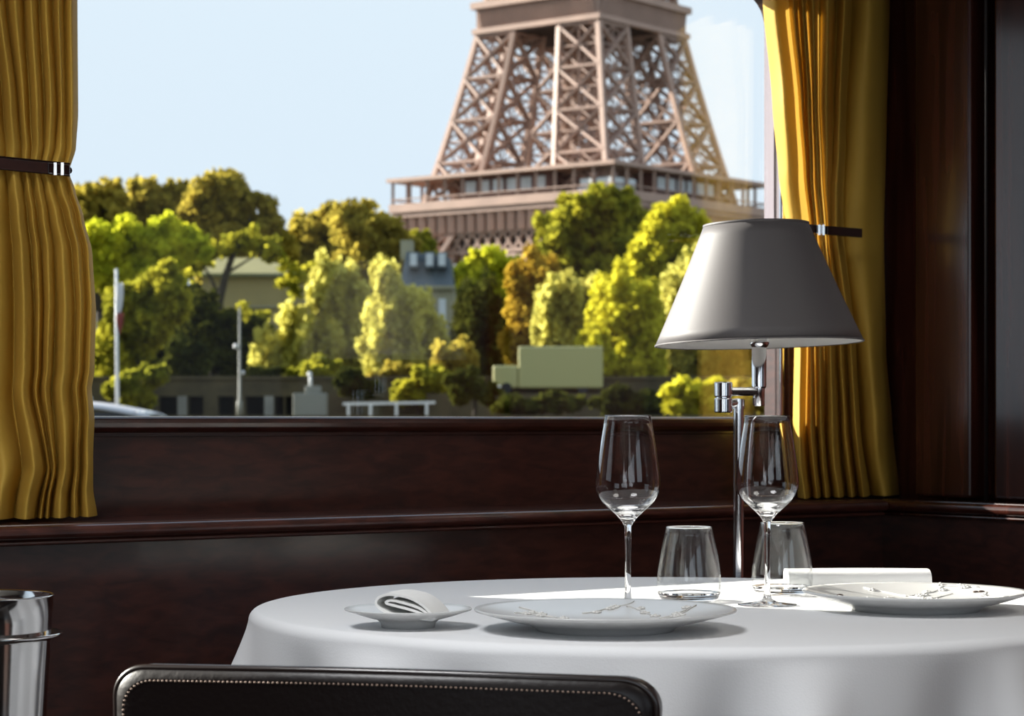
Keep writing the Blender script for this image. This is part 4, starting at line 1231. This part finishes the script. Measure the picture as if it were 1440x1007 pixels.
# ------------------------------------------------------------------ light
w = bpy.data.worlds.new('world'); bpy.context.scene.world = w; w.use_nodes = True
nt = w.node_tree; nt.nodes.clear()
out = nt.nodes.new('ShaderNodeOutputWorld'); bg = nt.nodes.new('ShaderNodeBackground')
tc = nt.nodes.new('ShaderNodeTexCoord'); sx = nt.nodes.new('ShaderNodeSeparateXYZ'); rp = nt.nodes.new('ShaderNodeValToRGB')
nt.links.new(tc.outputs['Generated'], sx.inputs[0]); nt.links.new(sx.outputs['Z'], rp.inputs['Fac']); nt.links.new(rp.outputs['Color'], bg.inputs['Color'])
rp.color_ramp.elements[0].position = 0.0; rp.color_ramp.elements[0].color = (.66,.80,.93,1)
e = rp.color_ramp.elements.new(.10); e.color = (.72,.84,.955,1)
e = rp.color_ramp.elements.new(.20); e.color = (.735,.855,.965,1)
rp.color_ramp.elements[-1].position = .9; rp.color_ramp.elements[-1].color = (.50,.68,.93,1)
bg.inputs['Strength'].default_value = 1.13
nt.links.new(bg.outputs['Background'], out.inputs['Surface'])

sd = Vector((.900, -.436, -.355)).normalized()
sl = bpy.data.lights.new('sun', 'SUN'); sl.energy = 17.0; sl.angle = math.radians(.53); sl.color = (1, .95, .86)
so = bpy.data.objects.new('sun', sl); COL.objects.link(so); so.rotation_euler = sd.to_track_quat('-Z', 'Y').to_euler(); so.location = (-20, 20, 15)
# daylight entering through the windows on the other side of the saloon
for i, (a, b) in enumerate(bw):
    al = bpy.data.lights.new('daylight', 'AREA'); al.shape = 'RECTANGLE'; al.size = b-a; al.size_y = zb1-zb0
    al.energy = [9, 3, .2][i]; al.color = (.93, .96, 1)
    ao = bpy.data.objects.new('daylight', al); COL.objects.link(ao)
    ao.location = rm((a+b)/2, W_B-.02, (zb0+zb1)/2)
    ao.rotation_euler = Vector((-WX, -WY, 0)).to_track_quat('-Z', 'Z').to_euler()

# unseen fill lamp, added under the ceiling to brighten the table
M['diffuser'] = principled('fill_diffuser', (.9,.88,.84), .5)
_b = [n for n in M['diffuser'].node_tree.nodes if n.type == 'BSDF_PRINCIPLED'][0]
_b.inputs['Emission Color'].default_value = (1,.97,.93,1); _b.inputs['Emission Strength'].default_value = 2.0
lc = Vector((-.72, 1.35, ZC))
root = thing('added_fill_lamp', 'added round fill lamp under the ceiling, brightening the table', 'lamp', lc)
mb = MB(); mb.lathe([(0,0),(.46,0),(.46,-.03),(.445,-.034),(.44,-.028),(.44,-.012),(0,-.012)], 48); mb.build('housing', M['chrome'], root)
mb = MB(); mb.lathe([(0,-.0125),(.438,-.0125),(.438,-.022),(0,-.024)], 48); mb.build('diffuser', M['diffuser'], root)
al = bpy.data.lights.new('ceiling_fill', 'AREA'); al.shape = 'DISK'; al.size = .84; al.energy = 30; al.color = (.97,.98,1); al.spread = math.radians(150)
ao = bpy.data.objects.new('ceiling_fill', al); COL.objects.link(ao); ao.location = lc - Vector((0,0,.032))

# second unseen fill lamp, added to brighten the right curtain
r2 = copy_tree(root); r2.location = rm(-.55, 2.3, ZC); r2['label'] = 'added round fill lamp under the ceiling, brightening the right curtain'
root['group'] = r2['group'] = 'fill lamps added under the ceiling'
al2 = al.copy(); al2.energy = 5; al2.color = (1,.95,.88)
ao2 = bpy.data.objects.new('ceiling_fill', al2); COL.objects.link(ao2); ao2.location = Vector(r2.location) - Vector((0,0,.032))

# ------------------------------------------------------------------ camera
cam = bpy.data.cameras.new('camera'); co = bpy.data.objects.new('camera', cam); COL.objects.link(co)
co.location = (0, 0, EYE); co.rotation_euler = (PI/2, 0, 0)
cam.sensor_width = 36; cam.lens = F/1440*36; cam.shift_y = (HZ-503.5)/1440
cam.clip_start = .05; cam.clip_end = 3000
cam.dof.use_dof = True; cam.dof.focus_distance = 2.75; cam.dof.aperture_fstop = 14
sc = bpy.context.scene; sc.camera = co
sc.view_settings.view_transform = 'Standard'; sc.view_settings.look = 'None'; sc.view_settings.gamma = 1; sc.view_settings.exposure = 0
try: sc.view_settings.use_curve_mapping = False
except Exception: pass
sc.cycles.max_bounces = 16; sc.cycles.transparent_max_bounces = 32; sc.cycles.transmission_bounces = 12; sc.cycles.glossy_bounces = 6
sc.cycles.sample_clamp_indirect = 6
